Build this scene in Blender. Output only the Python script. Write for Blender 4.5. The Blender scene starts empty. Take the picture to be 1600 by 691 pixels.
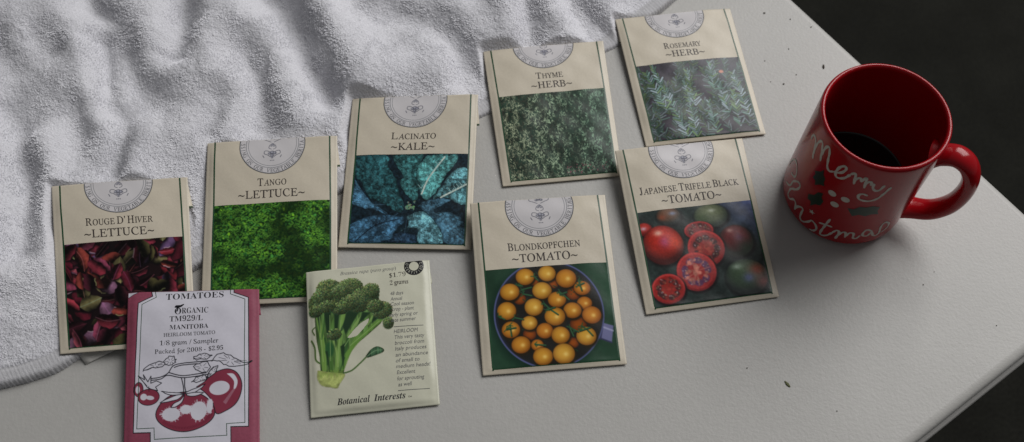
import bpy, bmesh, math, random, json, re
import numpy as np
from mathutils import Vector, Matrix
MM=0.001
scene=bpy.context.scene; col=scene.collection
# ------------------------------------------------------------------ traced printed artwork, in millimetres on each packet
ART=json.loads('''{"kale":[[[30,60,90],[[30.3,102.2],[38.1,100.1],[48.7,101.9],[49.9,106.6],[31.6,107.0]],[]],[[45,92,125],[[6.1,75.7],[7.3,62.5],[15.7,75.7],[29.2,86.5],[30.3,89.0],[21.0,84.6],[12.7,82.7],[6.0,79.7]],[]],[[28,84,92],[[6.2,44.4],[25.2,44.7],[27.6,52.4],[32.9,62.6],[36.2,72.7],[39.4,80.6],[37.2,86.5],[27.9,80.6],[17.6,75.7],[11.2,64.5],[6.1,59.4]],[]],[[45,115,118],[[28.9,44.7],[48.7,44.5],[46.6,54.6],[48.2,65.7],[47.2,77.6],[40.8,74.6],[35.8,66.7],[37.1,59.6],[32.1,51.4]],[]],[[48,92,118],[[48.3,81.5],[55.0,77.1],[68.8,77.0],[60.5,82.4],[59.0,85.4],[69.3,86.2],[78.0,91.9],[79.5,106.0],[66.1,106.3],[63.1,97.8],[53.8,86.4]],[]],[[40,84,118],[[6.4,94.7],[13.3,90.6],[25.7,87.6],[38.3,89.4],[41.1,92.3],[35.4,98.2],[29.8,106.0],[7.5,106.9]],[]],[[82,148,165],[[41.8,89.4],[48.5,85.4],[55.7,88.3],[61.2,95.0],[65.2,106.3],[50.3,106.6],[48.9,98.0],[42.3,97.1],[38.1,99.1],[43.0,95.2]],[]],[[74,140,152],[[56.7,76.6],[63.1,66.7],[68.8,57.9],[72.9,54.9],[78.6,56.0],[79.5,77.5],[73.2,79.5],[65.3,75.6]],[[78.2,66.0],[71.9,69.7],[62.3,75.6]]],[[60,135,135],[[49.8,48.6],[54.1,45.1],[70.7,44.9],[70.2,51.9],[65.4,59.8],[59.9,70.7],[55.0,76.6],[50.6,75.6],[47.3,65.7],[46.6,54.6]],[[63.4,46.8],[54.1,61.7],[50.0,73.1]]]],"kalec":[[43.0,81.0],[10.1,106.4],[21.8,95.5],[36.6,90.9]],"tri":{"T1":[18.1,68.6,12.7,13.0],"T0":[8.3,56.8,4.9,4.4],"T2":[24.9,49.8,7.8,6.0],"T3":[51.3,52.6,10.7,7.9],"T4":[63.6,71.4,10.7,10.8],"T5":[65.1,95.6,13.4,11.5],"S1":[41.9,61.6,9.2,6.1],"S2":[44.1,73.9,11.5,12.1],"S3":[35.2,88.1,12.3,12.4],"S4":[16.1,96.7,10.3,9.4]},"blond":[[29.0,51.9,5.5],[42.1,50.8,5.2],[53.1,54.9,6.0],[61.9,61.8,4.9],[19.2,60.8,5.7],[38.2,61.5,5.7],[46.4,68.0,5.3],[62.3,71.4,4.4],[16.5,72.5,5.5],[32.5,71.5,5.4],[54.8,75.4,5.3],[65.7,79.1,5.6],[44.2,78.4,6.0],[29.1,81.1,4.6],[18.0,84.4,5.3],[37.5,86.7,4.8],[46.4,90.1,5.3],[61.2,91.8,5.8],[23.1,94.1,5.5],[32.4,95.1,3.6],[35.1,102.1,5.7],[47.2,101.4,6.3]],"blondd":[[28.6,88.1,3.9],[53.2,95.3,3.4],[45.2,57.8,3.1],[56.4,65.1,4.1],[57.3,84.2,4.9],[24.7,65.8,3.7],[41.8,82.9,3.4],[34.4,55.8,2.5]],"bowl":[41.0,76.1,31.4,32.8],"bhandle":[[71.8,84.3],[77.7,86.4],[75.5,96.6],[69.2,93.7]],"bst":[[[26.2,60.0],[32.2,58.9]],[[27.1,62.8],[31.9,64.2]],[[59.9,60.0],[63.2,58.6]],[[48.6,63.4],[53.5,68.6]],[[38.9,69.9],[41.7,73.5],[46.0,77.2]],[[17.6,81.5],[18.0,88.2]],[[15.4,83.9],[20.8,83.3]],[[59.1,85.4],[61.8,87.7],[64.8,91.6]],[[57.8,88.4],[63.9,86.8]],[[52.2,85.9],[53.8,91.2]],[[11.2,75.2],[14.9,77.6]],[[31.0,94.4],[37.2,95.5]],[[60.2,56.8],[61.5,63.4]],[[24.4,57.2],[26.9,57.6]],[[34.3,52.1],[36.5,54.9]],[[48.4,65.0],[52.5,63.7]],[[39.7,73.9],[44.7,72.7]],[[54.1,87.1],[56.8,88.8]],[[20.8,77.1],[25.6,78.5]]]}''')
MUGART=json.loads('''{"M":[[[-177.9,69.5],[-176.7,74.8],[-170.6,75.3],[-167.2,69.3],[-163.7,62.3]],[[-165.5,65.3],[-166.7,75.1],[-164.0,80.7],[-160.5,79.7],[-154.9,68.0]],[[-156.7,72.0],[-156.5,80.3],[-153.9,84.0],[-150.8,81.3],[-146.8,70.7],[-142.8,68.3],[-139.0,70.6]]],"e":[[[-139.0,70.6],[-133.1,73.7],[-130.5,78.9],[-132.4,80.9],[-135.8,77.8],[-137.2,72.0],[-135.5,68.4],[-131.6,68.8],[-127.9,71.9],[-125.3,76.9]]],"r":[[[-125.3,76.9],[-123.2,78.7],[-120.5,77.7],[-118.9,74.3],[-118.1,70.9]],[[-118.9,74.3],[-117.5,77.9],[-115.0,78.5],[-112.1,77.5]]],"r2":[[[-112.1,77.5],[-110.4,75.2],[-109.6,70.6]],[[-110.2,73.4],[-107.7,75.8],[-104.8,76.0],[-103.1,74.1]]],"y":[[[-104.0,76.2],[-102.8,71.6],[-99.4,69.3],[-96.4,70.8],[-94.7,75.8]],[[-88.2,73.9],[-90.6,68.1],[-93.7,61.9],[-98.1,58.4],[-103.6,57.3],[-109.0,58.3],[-110.3,61.9],[-107.4,63.8],[-103.2,62.9]]],"C":[[[-195.5,20.8],[-195.8,26.2],[-188.3,35.6],[-179.3,39.0],[-173.5,34.9],[-174.2,30.5],[-182.1,26.6]]],"h":[[[-183.6,14.1],[-174.8,19.6],[-172.5,27.1],[-165.6,33.3],[-161.7,32.4],[-163.7,26.8],[-170.9,19.5],[-171.4,13.0],[-166.3,12.5],[-161.1,17.1],[-156.9,16.1],[-155.5,10.8]]],"r3":[[[-155.5,10.8],[-153.8,16.0],[-150.2,19.0],[-147.3,19.3]]],"i":[[[-147.3,19.3],[-146.7,10.8],[-143.0,8.5],[-138.1,12.0],[-135.2,16.7]]],"s":[[[-135.2,16.7],[-130.4,14.9],[-127.8,11.2],[-129.8,7.3],[-133.7,6.4]]],"t":[[[-121.1,28.3],[-122.4,19.5],[-123.1,9.8],[-120.8,7.7],[-116.6,10.2],[-113.6,15.2]],[[-128.4,18.8],[-122.8,20.4],[-116.1,20.9]]],"m":[[[-113.6,15.2],[-111.2,19.1],[-108.3,17.5],[-108.6,9.4]],[[-109.0,12.1],[-105.9,18.3],[-102.9,18.8],[-101.2,13.1]],[[-101.5,14.4],[-99.2,19.6],[-95.6,18.7],[-94.1,13.7],[-90.7,13.3],[-89.1,17.0]]],"a":[[[-79.0,20.4],[-84.9,23.8],[-87.5,20.7],[-86.4,16.6],[-81.8,15.7],[-79.5,19.8],[-75.8,14.8],[-71.7,13.3],[-70.0,16.1]]],"s2":[[[-70.0,16.1],[-72.7,25.2],[-70.3,29.2],[-64.2,24.7],[-63.5,19.2],[-68.0,15.1]]],"berry":[[[-130.9,52.4],[-118.4,52.9],[-124.4,43.9]]],"star":[[[-138.8,23.9]]],"leaf1":[[[-155.4,57.1],[-149.6,61.7],[-147.5,65.2],[-145.7,61.3],[-142.5,59.7],[-142.0,55.7],[-139.9,53.4],[-144.4,51.5],[-148.5,47.4],[-150.1,50.8],[-154.0,51.1],[-153.2,55.5]]],"leaf2":[[[-150.1,35.8],[-144.8,39.1],[-142.3,44.6],[-137.7,47.0],[-137.4,42.5],[-134.2,40.8],[-134.8,34.9],[-139.3,32.9],[-143.0,27.8],[-144.6,31.8],[-148.6,31.2]]],"leaf3":[[[-113.1,45.6],[-107.8,46.2],[-104.2,50.2],[-99.0,50.5],[-93.8,52.6],[-87.0,51.5],[-87.3,47.3],[-84.5,43.1],[-90.9,43.1],[-95.2,40.7],[-101.1,41.6],[-106.0,38.6],[-108.9,41.5]]]}''')
AMB=.10; WLOC=(1.7,1.8,2.1); WPOW=88.0; WSX=2.3; WSY=2.0
# ------------------------------------------------------------------ helpers
def mesh_obj(name, v, f, mat, parent=None, smooth=True, loc=None):
    me=bpy.data.meshes.new(name); v=np.asarray(v,dtype=np.float64)*MM
    if parent is not None: v=v-np.array(parent.location)
    elif loc is not None: v=v-np.asarray(loc)*MM
    if isinstance(f,np.ndarray) and f.ndim==2:
        k=f.shape[1]; me.vertices.add(len(v)); me.vertices.foreach_set('co',v.astype(np.float32).ravel())
        me.loops.add(f.size); me.loops.foreach_set('vertex_index',f.astype(np.int32).ravel())
        me.polygons.add(len(f)); me.polygons.foreach_set('loop_start',np.arange(0,f.size,k,dtype=np.int32))
        me.update(calc_edges=True); me.validate()
    else:
        me.from_pydata([tuple(p) for p in v],[],[tuple(int(i) for i in q) for q in f]); me.update()
    me.polygons.foreach_set('use_smooth',[smooth]*len(me.polygons))
    me.materials.append(mat)
    o=bpy.data.objects.new(name,me); col.objects.link(o)
    if parent is not None: o.parent=parent
    elif loc is not None: o.location=np.asarray(loc)*MM
    return o
def empty(name, loc, label, cat, group=None):
    o=bpy.data.objects.new(name,None); col.objects.link(o); o.location=Vector(loc)*MM; o.empty_display_size=.01
    o['label']=label; o['category']=cat
    if group: o['group']=group
    return o
def grid_faces(nx,ny):   # nx columns, ny rows of vertices, row-major
    i=np.arange((ny-1)*(nx-1)); r=i//(nx-1); c=i%(nx-1); a=r*nx+c
    return np.stack([a,a+nx,a+nx+1,a+1],1)
def sstep(x): x=np.clip(x,0,1); return x*x*(3-2*x)
def lin(c): c=np.asarray(c,float)/255; return np.where(c<=.04045,c/12.92,((c+.055)/1.055)**2.4)
def vnoise(x,y,seed=0):
    t=np.random.RandomState(seed).rand(256,256)
    xi=np.floor(x).astype(int); yi=np.floor(y).astype(int); fx=x-xi; fy=y-yi
    fx=fx*fx*(3-2*fx); fy=fy*fy*(3-2*fy); a=xi%256; b=yi%256; a1=(a+1)%256; b1=(b+1)%256
    return (t[b,a]*(1-fx)+t[b,a1]*fx)*(1-fy)+(t[b1,a]*(1-fx)+t[b1,a1]*fx)*fy
def fbm(x,y,seed=0,o=4):
    s=0;a=1;n=0
    for k in range(o): s=s+a*vnoise(x*2**k+7.3*k,y*2**k+3.1*k,seed+k); n+=a; a*=.5
    return s/n
def segdist(X,Y,pts):
    d=np.full(np.shape(X),1e9)
    for (x0,y0),(x1,y1) in zip(pts[:-1],pts[1:]):
        dx=x1-x0; dy=y1-y0; L=dx*dx+dy*dy+1e-12
        t=np.clip(((X-x0)*dx+(Y-y0)*dy)/L,0,1); d=np.minimum(d,np.hypot(X-x0-t*dx,Y-y0-t*dy))
    return d
def spline(pts,n=6):
    p=[pts[0]]+list(pts)+[pts[-1]]; o=[]
    for i in range(1,len(p)-2):
        a,b,c,d=[np.array(q,float) for q in p[i-1:i+3]]
        for k in range(n):
            t=k/n; o.append(tuple(.5*((2*b)+(-a+c)*t+(2*a-5*b+4*c-d)*t*t+(-a+3*b-3*c+d)*t**3)))
    o.append(tuple(map(float,pts[-1]))); return o
# ------------------------------------------------------------------ materials
def mat(name, color, rough=.6, bump=None, var=None, coat=0, spec=.5, attr=False, sheen=0, grain=None):
    m=bpy.data.materials.new(name); m.use_nodes=True; nt=m.node_tree; N=nt.nodes; L=nt.links; b=N['Principled BSDF']
    b.inputs['Base Color'].default_value=(*color,1); b.inputs['Roughness'].default_value=rough
    b.inputs['Specular IOR Level'].default_value=spec
    if coat: b.inputs['Coat Weight'].default_value=coat; b.inputs['Coat Roughness'].default_value=.04
    if sheen: b.inputs['Sheen Weight'].default_value=sheen; b.inputs['Sheen Roughness'].default_value=.6
    tc=N.new('ShaderNodeTexCoord')
    src=None
    if attr:
        a=N.new('ShaderNodeVertexColor'); a.layer_name='Col'; src=a.outputs['Color']; L.new(src,b.inputs['Base Color'])
    if var:
        for sc,amt in var:
            n=N.new('ShaderNodeTexNoise'); n.inputs['Scale'].default_value=sc; n.inputs['Detail'].default_value=5; L.new(tc.outputs['Object'],n.inputs['Vector'])
            mr=N.new('ShaderNodeMapRange'); mr.inputs[1].default_value=.3; mr.inputs[2].default_value=.7; mr.inputs[3].default_value=1-amt; mr.inputs[4].default_value=1+amt*.4; L.new(n.outputs['Fac'],mr.inputs[0])
            mx=N.new('ShaderNodeMix'); mx.data_type='RGBA'; mx.blend_type='MULTIPLY'; mx.inputs[0].default_value=1
            if src is None: mx.inputs[6].default_value=(*color,1)
            else: L.new(src,mx.inputs[6])
            cb=N.new('ShaderNodeCombineColor')
            for k in range(3): L.new(mr.outputs[0],cb.inputs[k])
            L.new(cb.outputs[0],mx.inputs[7]); src=mx.outputs[2]
        L.new(src,b.inputs['Base Color'])
    if bump:
        prev=None
        for sc,dist,kind in bump:
            if kind=='v':
                n=N.new('ShaderNodeTexVoronoi'); out=n.outputs['Distance']
            else:
                n=N.new('ShaderNodeTexNoise'); n.inputs['Detail'].default_value=3; out=n.outputs['Fac']
            n.inputs['Scale'].default_value=sc; L.new(tc.outputs['Object'],n.inputs['Vector'])
            bp=N.new('ShaderNodeBump'); bp.inputs['Distance'].default_value=dist*MM; bp.inputs['Strength'].default_value=1; L.new(out,bp.inputs['Height'])
            if prev: L.new(prev.outputs[0],bp.inputs['Normal'])
            prev=bp
        L.new(prev.outputs[0],b.inputs['Normal'])
    return m
PAPER=(.63,.565,.45)
M={
'table':mat('white_textured_plastic',(.475,.465,.44),.42,bump=[(520,.13,'n'),(1500,.05,'n')],var=[(3.5,.06),(11,.05),(260,.03)],spec=.4),
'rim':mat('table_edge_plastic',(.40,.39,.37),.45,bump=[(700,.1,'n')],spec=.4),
'floor':mat('dark_carpet',(.017,.017,.014),.95,bump=[(240,2.0,'n')],var=[(14,.25),(300,.5)],spec=.1),
'terry':mat('white_terry',(.68,.675,.71),.95,bump=[(620,.42,'v'),(1500,.30,'n')],var=[(420,.07)],spec=.1,sheen=.12),
'pile':mat('white_terry_loops',(.83,.825,.86),.95,spec=.05,sheen=.1),
'hem':mat('woven_cotton_hem',(.54,.535,.55),.9,bump=[(1300,.25,'n')],spec=.15,var=[(300,.08)]),
'tag':mat('satin_care_tag',(.62,.60,.56),.5,bump=[(900,.05,'n')]),
'paper':mat('tan_packet_paper',PAPER,.42,bump=[(260,.10,'n'),(1600,.03,'n')],var=[(30,.05),(900,.04)],spec=.45),
'cream':mat('pale_packet_paper',(.60,.595,.47),.36,bump=[(200,.12,'n')],var=[(30,.04),(900,.03)],spec=.45),
'magenta':mat('magenta_printed_paper',(.30,.066,.110),.5,bump=[(260,.08,'n')],var=[(60,.10),(700,.12)],spec=.35),
'print':mat('printed_ink',(.5,.5,.5),.30,attr=True,bump=[(260,.05,'n')],spec=.30),
'green':mat('dark_green_ink',(.012,.065,.026),.4),
'ink':mat('brown_black_ink',(.030,.020,.018),.5),
'inkb':mat('black_ink',(.018,.018,.022),.5),
'softgrey':mat('soft_grey_ink',(.16,.16,.155),.5),
'grey':mat('grey_ink',(.055,.06,.07),.5),
'red':mat('red_glazed_ceramic',(.34,.004,.008),.19,spec=.36,bump=[(60,.03,'n')],var=[(25,.06)]),
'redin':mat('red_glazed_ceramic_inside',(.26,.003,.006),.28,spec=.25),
'white_paint':mat('cream_enamel_lettering',(.52,.49,.43),.45,var=[(900,.15)]),
'holly':mat('dark_green_enamel',(.004,.026,.013),.3,var=[(600,.2)]),
'coffee':mat('black_coffee',(.004,.003,.002),.05,spec=.5),
'crumb':mat('dark_crumb',(.07,.055,.04),.8,bump=[(3000,.2,'n')]),
'leafbit':mat('dried_green_leaf',(.11,.12,.045),.7,bump=[(3000,.1,'n')]),
}
# ------------------------------------------------------------------ text as flat meshes
TEXT_CACHE={}
def math_text(t,base):
    o=''
    for c in t:
        if base and 'A'<=c<='Z': o+=chr(base+ord(c)-65)
        elif base and 'a'<=c<='z': o+='\u210e' if (base==0x1D434 and c=='h') else chr(base+26+ord(c)-97)
        elif base and '0'<=c<='9': o+=chr(0x1D7CE+ord(c)-48)
        else: o+=c
    return o
def text_raw(t,style):
    """vertices (cap height 1) and faces of a run of text; styles: roman, bold, italic, sans, slant"""
    key=(t,style)
    if key in TEXT_CACHE: return TEXT_CACHE[key]
    base={'roman':0x1D434,'romand':0x1D400,'bold':0x1D400,'italic':0x1D434,'bolditalic':0x1D468,'sans':0,'slant':0}[style]
    def build(s):
        c=bpy.data.curves.new('type','FONT'); c.body=s; c.size=1; c.resolution_u=3
        if style=='bold' : c.offset=-.006
        if style=='roman': c.offset=.005
        if style=='romand' and any(k.isdigit() for k in t): c.offset=-.017
        o=bpy.data.objects.new('type',c); col.objects.link(o); bpy.context.view_layer.update()
        me=bpy.data.meshes.new_from_object(o.evaluated_get(bpy.context.evaluated_depsgraph_get()))
        v=np.array([q.co[:2] for q in me.vertices]).reshape(-1,2); f=[tuple(p.vertices) for p in me.polygons]
        bpy.data.objects.remove(o); bpy.data.curves.remove(c); bpy.data.meshes.remove(me); return v,f
    v,f=build(math_text(t,base))
    if 'H'+style not in TEXT_CACHE:
        hv,_=build(math_text('H',base)); TEXT_CACHE['H'+style]=(hv[:,1].min(),hv[:,1].max())
    h0,h1=TEXT_CACHE['H'+style]; v=(v-[0,h0])/(h1-h0)
    if style=='roman': v[:,0]-=v[:,1]*.285
    if style=='slant': v[:,0]+=v[:,1]*.16
    TEXT_CACHE[key]=(v,f); return v,f
def run(parts):
    """parts: (text, style, cap height); laid side by side; returns verts(x right,y up), faces"""
    V=[];F=[];x=0;n=0; tok=[]
    for t,style,h in parts:
        if style=='roman' and any(c.isdigit() or c in '$/.-~’' for c in t):
            for q in re.findall(r"[A-Za-z]+|[^A-Za-z ]+| +",t): tok.append((' ','',h*.32) if q[0]==' ' else (q,'roman' if q[0].isalpha() else 'romand',h))
        else: tok.append((t,style,h))
    for t,style,h in tok:
        if t==' ': x+=h; continue
        v,f=text_raw(t,style); v=v*h; v=v-[v[:,0].min(),0]; v=v+[x,0]; x=v[:,0].max()+.10*h
        V.append(v); F+=[tuple(i+n for i in q) for q in f]; n+=len(v)
    return np.concatenate(V),F
def small_caps(s,h):
    out=[]
    for w in s.split(' '):
        if out: out.append((' ','',h*.22))
        k=1
        if "'" in w[:3]: out.append((w[0],'roman',h)); out.append(("\u2019",'roman',h)); continue
        out.append((w[:k],'roman',h))
        if w[k:]: out.append((w[k:],'roman',h*.80))
    return out
# ------------------------------------------------------------------ raster of a printed picture, later carried by a mesh as a colour attribute
class Art:
    def __init__(s,x0,y0,x1,y1,res,bg):
        s.x0,s.y0,s.x1,s.y1,s.res=x0,y0,x1,y1,res
        s.nx=int((x1-x0)*res)+1; s.ny=int((y1-y0)*res)+1
        s.X,s.Y=np.meshgrid(np.linspace(x0,x1,s.nx),np.linspace(y0,y1,s.ny))
        s.c=np.empty((s.ny,s.nx,3)); s.c[:]=bg; s.a=np.zeros((s.ny,s.nx)); s.px=1/res
    def box(s,xa,ya,xb,yb,pad=1):
        i0=max(0,int((xa-pad-s.x0)*s.res)); i1=min(s.nx,int((xb+pad-s.x0)*s.res)+2)
        j0=max(0,int((ya-pad-s.y0)*s.res)); j1=min(s.ny,int((yb+pad-s.y0)*s.res)+2)
        return (slice(j0,j1),slice(i0,i1)) if i1>i0 and j1>j0 else None
    def put(s,sl,m,color):
        m3=m[...,None]; s.c[sl]=s.c[sl]*(1-m3)+np.asarray(color,float)*m3; s.a[sl]=np.maximum(s.a[sl],m)
    def poly(s,pts,color,soft=.0,shade=None):
        p=np.array(pts); sl=s.box(p[:,0].min(),p[:,1].min(),p[:,0].max(),p[:,1].max())
        if sl is None: return
        X=s.X[sl];Y=s.Y[sl]; ins=np.zeros(X.shape,bool)
        for (x0,y0),(x1,y1) in zip(pts,list(pts[1:])+[pts[0]]):
            if y0==y1: continue
            c=((y0>Y)!=(y1>Y))&(X<(x1-x0)*(Y-y0)/(y1-y0)+x0); ins^=c
        d=segdist(X,Y,list(pts)+[pts[0]]); sd=np.where(ins,d,-d); m=np.clip(sd/(s.px+soft)+.5,0,1)
        cc=np.broadcast_to(np.asarray(color,float),X.shape+(3,))
        if shade is not None: cc=cc*shade(X,Y,sd)[...,None]
        s.put(sl,m,cc)
    def ell(s,cx,cy,rx,ry,color,rot=0,soft=0,shade=None):
        R=max(rx,ry); sl=s.box(cx-R,cy-R,cx+R,cy+R)
        if sl is None: return
        X=s.X[sl]-cx;Y=s.Y[sl]-cy; c,n=math.cos(rot),math.sin(rot); u=(X*c+Y*n)/rx; v=(-X*n+Y*c)/ry
        r=np.hypot(u,v); m=np.clip((1-r)*min(rx,ry)/(s.px+soft)+.5,0,1)
        cc=color(u,v,r) if callable(color) else np.broadcast_to(np.asarray(color,float),X.shape+(3,))
        s.put(sl,m,cc)
    def line(s,pts,w,color,smooth=True,taper=False,op=1):
        if smooth and len(pts)>2: pts=spline(pts,5)
        p=np.array(pts); sl=s.box(p[:,0].min()-w,p[:,1].min()-w,p[:,0].max()+w,p[:,1].max()+w)
        if sl is None: return
        d=segdist(s.X[sl],s.Y[sl],pts); s.put(sl,op*np.clip((w/2-d)/s.px+.5,0,1),color)
def blur(A,n=1):
    for _ in range(n):
        p=np.pad(A.c,((1,1),(1,1),(0,0)),'edge'); A.c=(p[1:-1,1:-1]*2+p[:-2,1:-1]+p[2:,1:-1]+p[1:-1,:-2]+p[1:-1,2:])/6
def mixc(a,b,t): t=np.clip(t,0,1)[...,None]; return np.asarray(a,float)*(1-t)+np.asarray(b,float)*t
# ------------------------------------------------------------------ seed packets
SZ={'broccoli':(75.,90.3),'manitoba':(75.7,108.)}
class Packet:
    def __init__(s,key,corners,bulge,seed,name,label,paper,group=None):
        s.key=key; s.W,s.H=SZ.get(key,(82.5,110.)); s.c=np.array(corners,float); s.bulge=bulge
        s.ph=np.random.RandomState(seed).rand(12)*6.28; s.paper=paper
        bc=s.c.mean(0); bc[2]=s.c[:,2].min(); s.root=empty(name,bc,label,'seed packet',group)
        d=s.c[1]-s.c[0]; s.t0=.55
    def base(s,x,y):
        u=np.asarray(x,float)/s.W; v=np.asarray(y,float)/s.H
        w=[(1-u)*(1-v),u*(1-v),(1-u)*v,u*v]
        # the raised top comes down in a slightly sagging line
        P=sum(np.asarray(wk)[...,None]*s.c[k] for k,wk in enumerate(w))
        return P
    def S(s,x,y,off=0.):
        x=np.asarray(x,float); y=np.asarray(y,float); P=s.base(x,y)
        e=np.minimum(x,s.W-x); eb=s.H-y
        t=s.t0+s.bulge*(.55*sstep(e/4.6)+.45*sstep(e/22))*(.55*sstep(eb/3.6)+.45*sstep(eb/26))*(.45+.55*sstep((y+1)/14))
        p=s.ph
        wv=.22*np.sin(x*.085+p[0]+y*.03)+.16*np.sin(y*.11+p[1]-x*.05)+.09*np.sin(x*.23+y*.17+p[2])+.07*np.sin(x*.31-y*.29+p[3])
        t=t+wv*sstep(e/6)*sstep(eb/6)
        P=P.copy(); P[...,2]+=t+off
        return P
    def body(s,name='envelope'):
        nx,ny=46,60; q=lambda n,L:L*(.5-.5*np.cos(np.pi*np.linspace(0,1,n)))*.55+np.linspace(0,L,n)*.45
        X,Y=np.meshgrid(q(nx,s.W),q(ny,s.H)); T=s.S(X,Y).reshape(-1,3); B=s.base(X,Y).reshape(-1,3)
        B[:,2]+=.05; n=nx*ny; f=grid_faces(nx,ny)
        F=[*map(tuple,f),*[tuple(i+n for i in reversed(k)) for k in map(tuple,f)]]
        ring=[*range(nx)]+[nx*(j+1)-1 for j in range(1,ny)]+[n-1-i for i in range(1,nx)]+[nx*j for j in range(ny-2,0,-1)]
        # side wall with a soft outward fold half way up
        mid=[]
        for i in ring:
            m=(T[i]+B[i])/2; x=X.ravel()[i]; y=Y.ravel()[i]; c=s.c.mean(0); dv=m-c; dv[2]=0
            dx=(s.c[1]-s.c[0])*(1 if x>=s.W-1e-6 else -1 if x<=1e-6 else 0)/s.W; dy=(s.c[2]-s.c[0])*(1 if y>=s.H-1e-6 else -1 if y<=1e-6 else 0)/s.H
            o=dx+dy; o[2]=0; mid.append(m+o*.28)
        V=np.concatenate([T,B,np.array(mid)]); m0=2*n; k=len(ring)
        for a in range(k):
            b=(a+1)%k; F.append((ring[a],ring[b],m0+b,m0+a)); F.append((m0+a,m0+b,ring[b]+n,ring[a]+n))
        o=mesh_obj(name,V,F,M[s.paper],s.root)
        bm=bmesh.new(); bm.from_mesh(o.data); bmesh.ops.recalc_face_normals(bm,faces=bm.faces); bm.to_mesh(o.data); bm.free()
        return o
    def printed(s,name,art,off,parent=None,cut=False,gain=1.42,m='print'):
        """the picture's own paper area, one vertex per sample"""
        V=s.S(art.X,art.Y,off).reshape(-1,3); f=grid_faces(art.nx,art.ny)
        if cut: a=art.a.ravel(); f=f[a[f].max(1)>.35]
        o=mesh_obj_p(name,V,f[:, ::-1] if False else f,M[m],parent or s.root,s.root)
        c=np.ones((art.nx*art.ny,4),np.float32); c[:,:3]=np.clip(lin(np.clip(art.c.reshape(-1,3),0,255))*gain,0,.9)
        at=o.data.color_attributes.new('Col','FLOAT_COLOR','POINT')
        if len(o.data.vertices)==len(c): at.data.foreach_set('color',c.ravel())
        return o
    def text(s,name,items,off,m='ink',parent=None):
        """items: (parts, xl, xr, baseline_left, baseline_right) ; x stretched to fit xl..xr"""
        V=[];F=[];n=0
        for parts,xl,xr,yl,yr in items:
            v,f=run(parts); w=v[:,0].max()-v[:,0].min()
            k=(xr-xl)/w if xr else 1.; x=xl+(v[:,0]-v[:,0].min())*k; y=yl+(yr-yl)*(x-xl)/max(1e-3,(xr-xl) if xr else 50)-v[:,1]
            V.append(np.stack([x,y],1)); F+=[tuple(i+n for i in q) for q in f]; n+=len(v)
        V=np.concatenate(V); return mesh_obj_p(name,s.S(V[:,0],np.clip(V[:,1],.05,s.H),off),F,M[m],parent or s.root,s.root)
    def strip(s,name,pts,w,off,m='green',closed=False,parent=None):
        """a printed line following pts"""
        P=[]
        pts=[np.array(p,float) for p in pts]; seq=pts+[pts[0]] if closed else pts
        V=[];F=[]
        for a,b in zip(seq[:-1],seq[1:]):
            L=np.linalg.norm(b-a); k=max(2,int(L/2)+1); t=(b-a)/L; nrm=np.array([-t[1],t[0]])*w/2; n0=len(V)
            a2=a-t*w/2*0; 
            for i in range(k):
                q=a+(b-a)*i/(k-1)
                if i==0 and len(pts)>2: q=q-t*w*.5
                if i==k-1 and len(pts)>2: q=q+t*w*.5
                V+= [q-nrm,q+nrm]
            F+=[(n0+2*i,n0+2*i+1,n0+2*i+3,n0+2*i+2) for i in range(k-1)]
        V=np.array(V); return mesh_obj_p(name,s.S(V[:,0],np.clip(V[:,1],.03,s.H-.05),off),F,M[m],parent or s.root,s.root)
    def flap(s,xr,yr,xl=None,drop=2.2,length=None,bar=True):
        """the top folded over to the back: a sheet hinged on the top edge, hanging under the packet"""
        yb=length or 21; W=s.W; n=12; V=[];F=[]
        xa0,xa1=1.0,(xl if xl is not None else 1.); xb0,xb1=W-.5,xr
        for j in range(n):
            v=j/(n-1); y=.2+(yb-.2)*v; x0=xa0+(xa1-xa0)*v; x1=xb0+(xb1-xb0)*v
            for i in range(n):
                x=x0+(x1-x0)*i/(n-1); p=s.base(x,y); z=p[2]-.15-drop*v
                V.append((p[0],p[1],z))
        V=np.array(V); f=grid_faces(n,n); lo=V.copy(); lo[:,2]-=.35
        ring=[*range(n)]+[n*(j+1)-1 for j in range(1,n)]+[n*n-1-i for i in range(1,n)]+[n*j for j in range(n-2,0,-1)]
        F=[*map(tuple,f),*[tuple(i+n*n for i in reversed(k)) for k in map(tuple,f)]]+[(ring[a],ring[(a+1)%len(ring)],ring[(a+1)%len(ring)]+n*n,ring[a]+n*n) for a in range(len(ring))]
        o=mesh_obj_p('folded_flap',np.concatenate([V,lo]),F,M[s.paper],s.root,s.root)
        if bar:
            r=V.reshape(n,n,3); a=r[-1].copy(); b=r[-2].copy(); b=a+(b-a)*.55; a[:,2]+=.06;b[:,2]+=.06
            mesh_obj_p('printed_bar',np.concatenate([a,b]),grid_faces(n,2),M['green'],o,s.root)
        return o
def mesh_obj_p(name,v,f,m,parent,root):
    """child mesh; coordinates relative to the packet's base whatever its depth in the tree"""
    o=mesh_obj(name,v,f,m,None); me=o.data
    n=len(me.vertices); c=np.empty(n*3,np.float32); me.vertices.foreach_get('co',c); c=c.reshape(-1,3)-np.array(root.location,dtype=np.float32); me.vertices.foreach_set('co',c.ravel()); me.update()
    o.parent=parent; return o
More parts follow.
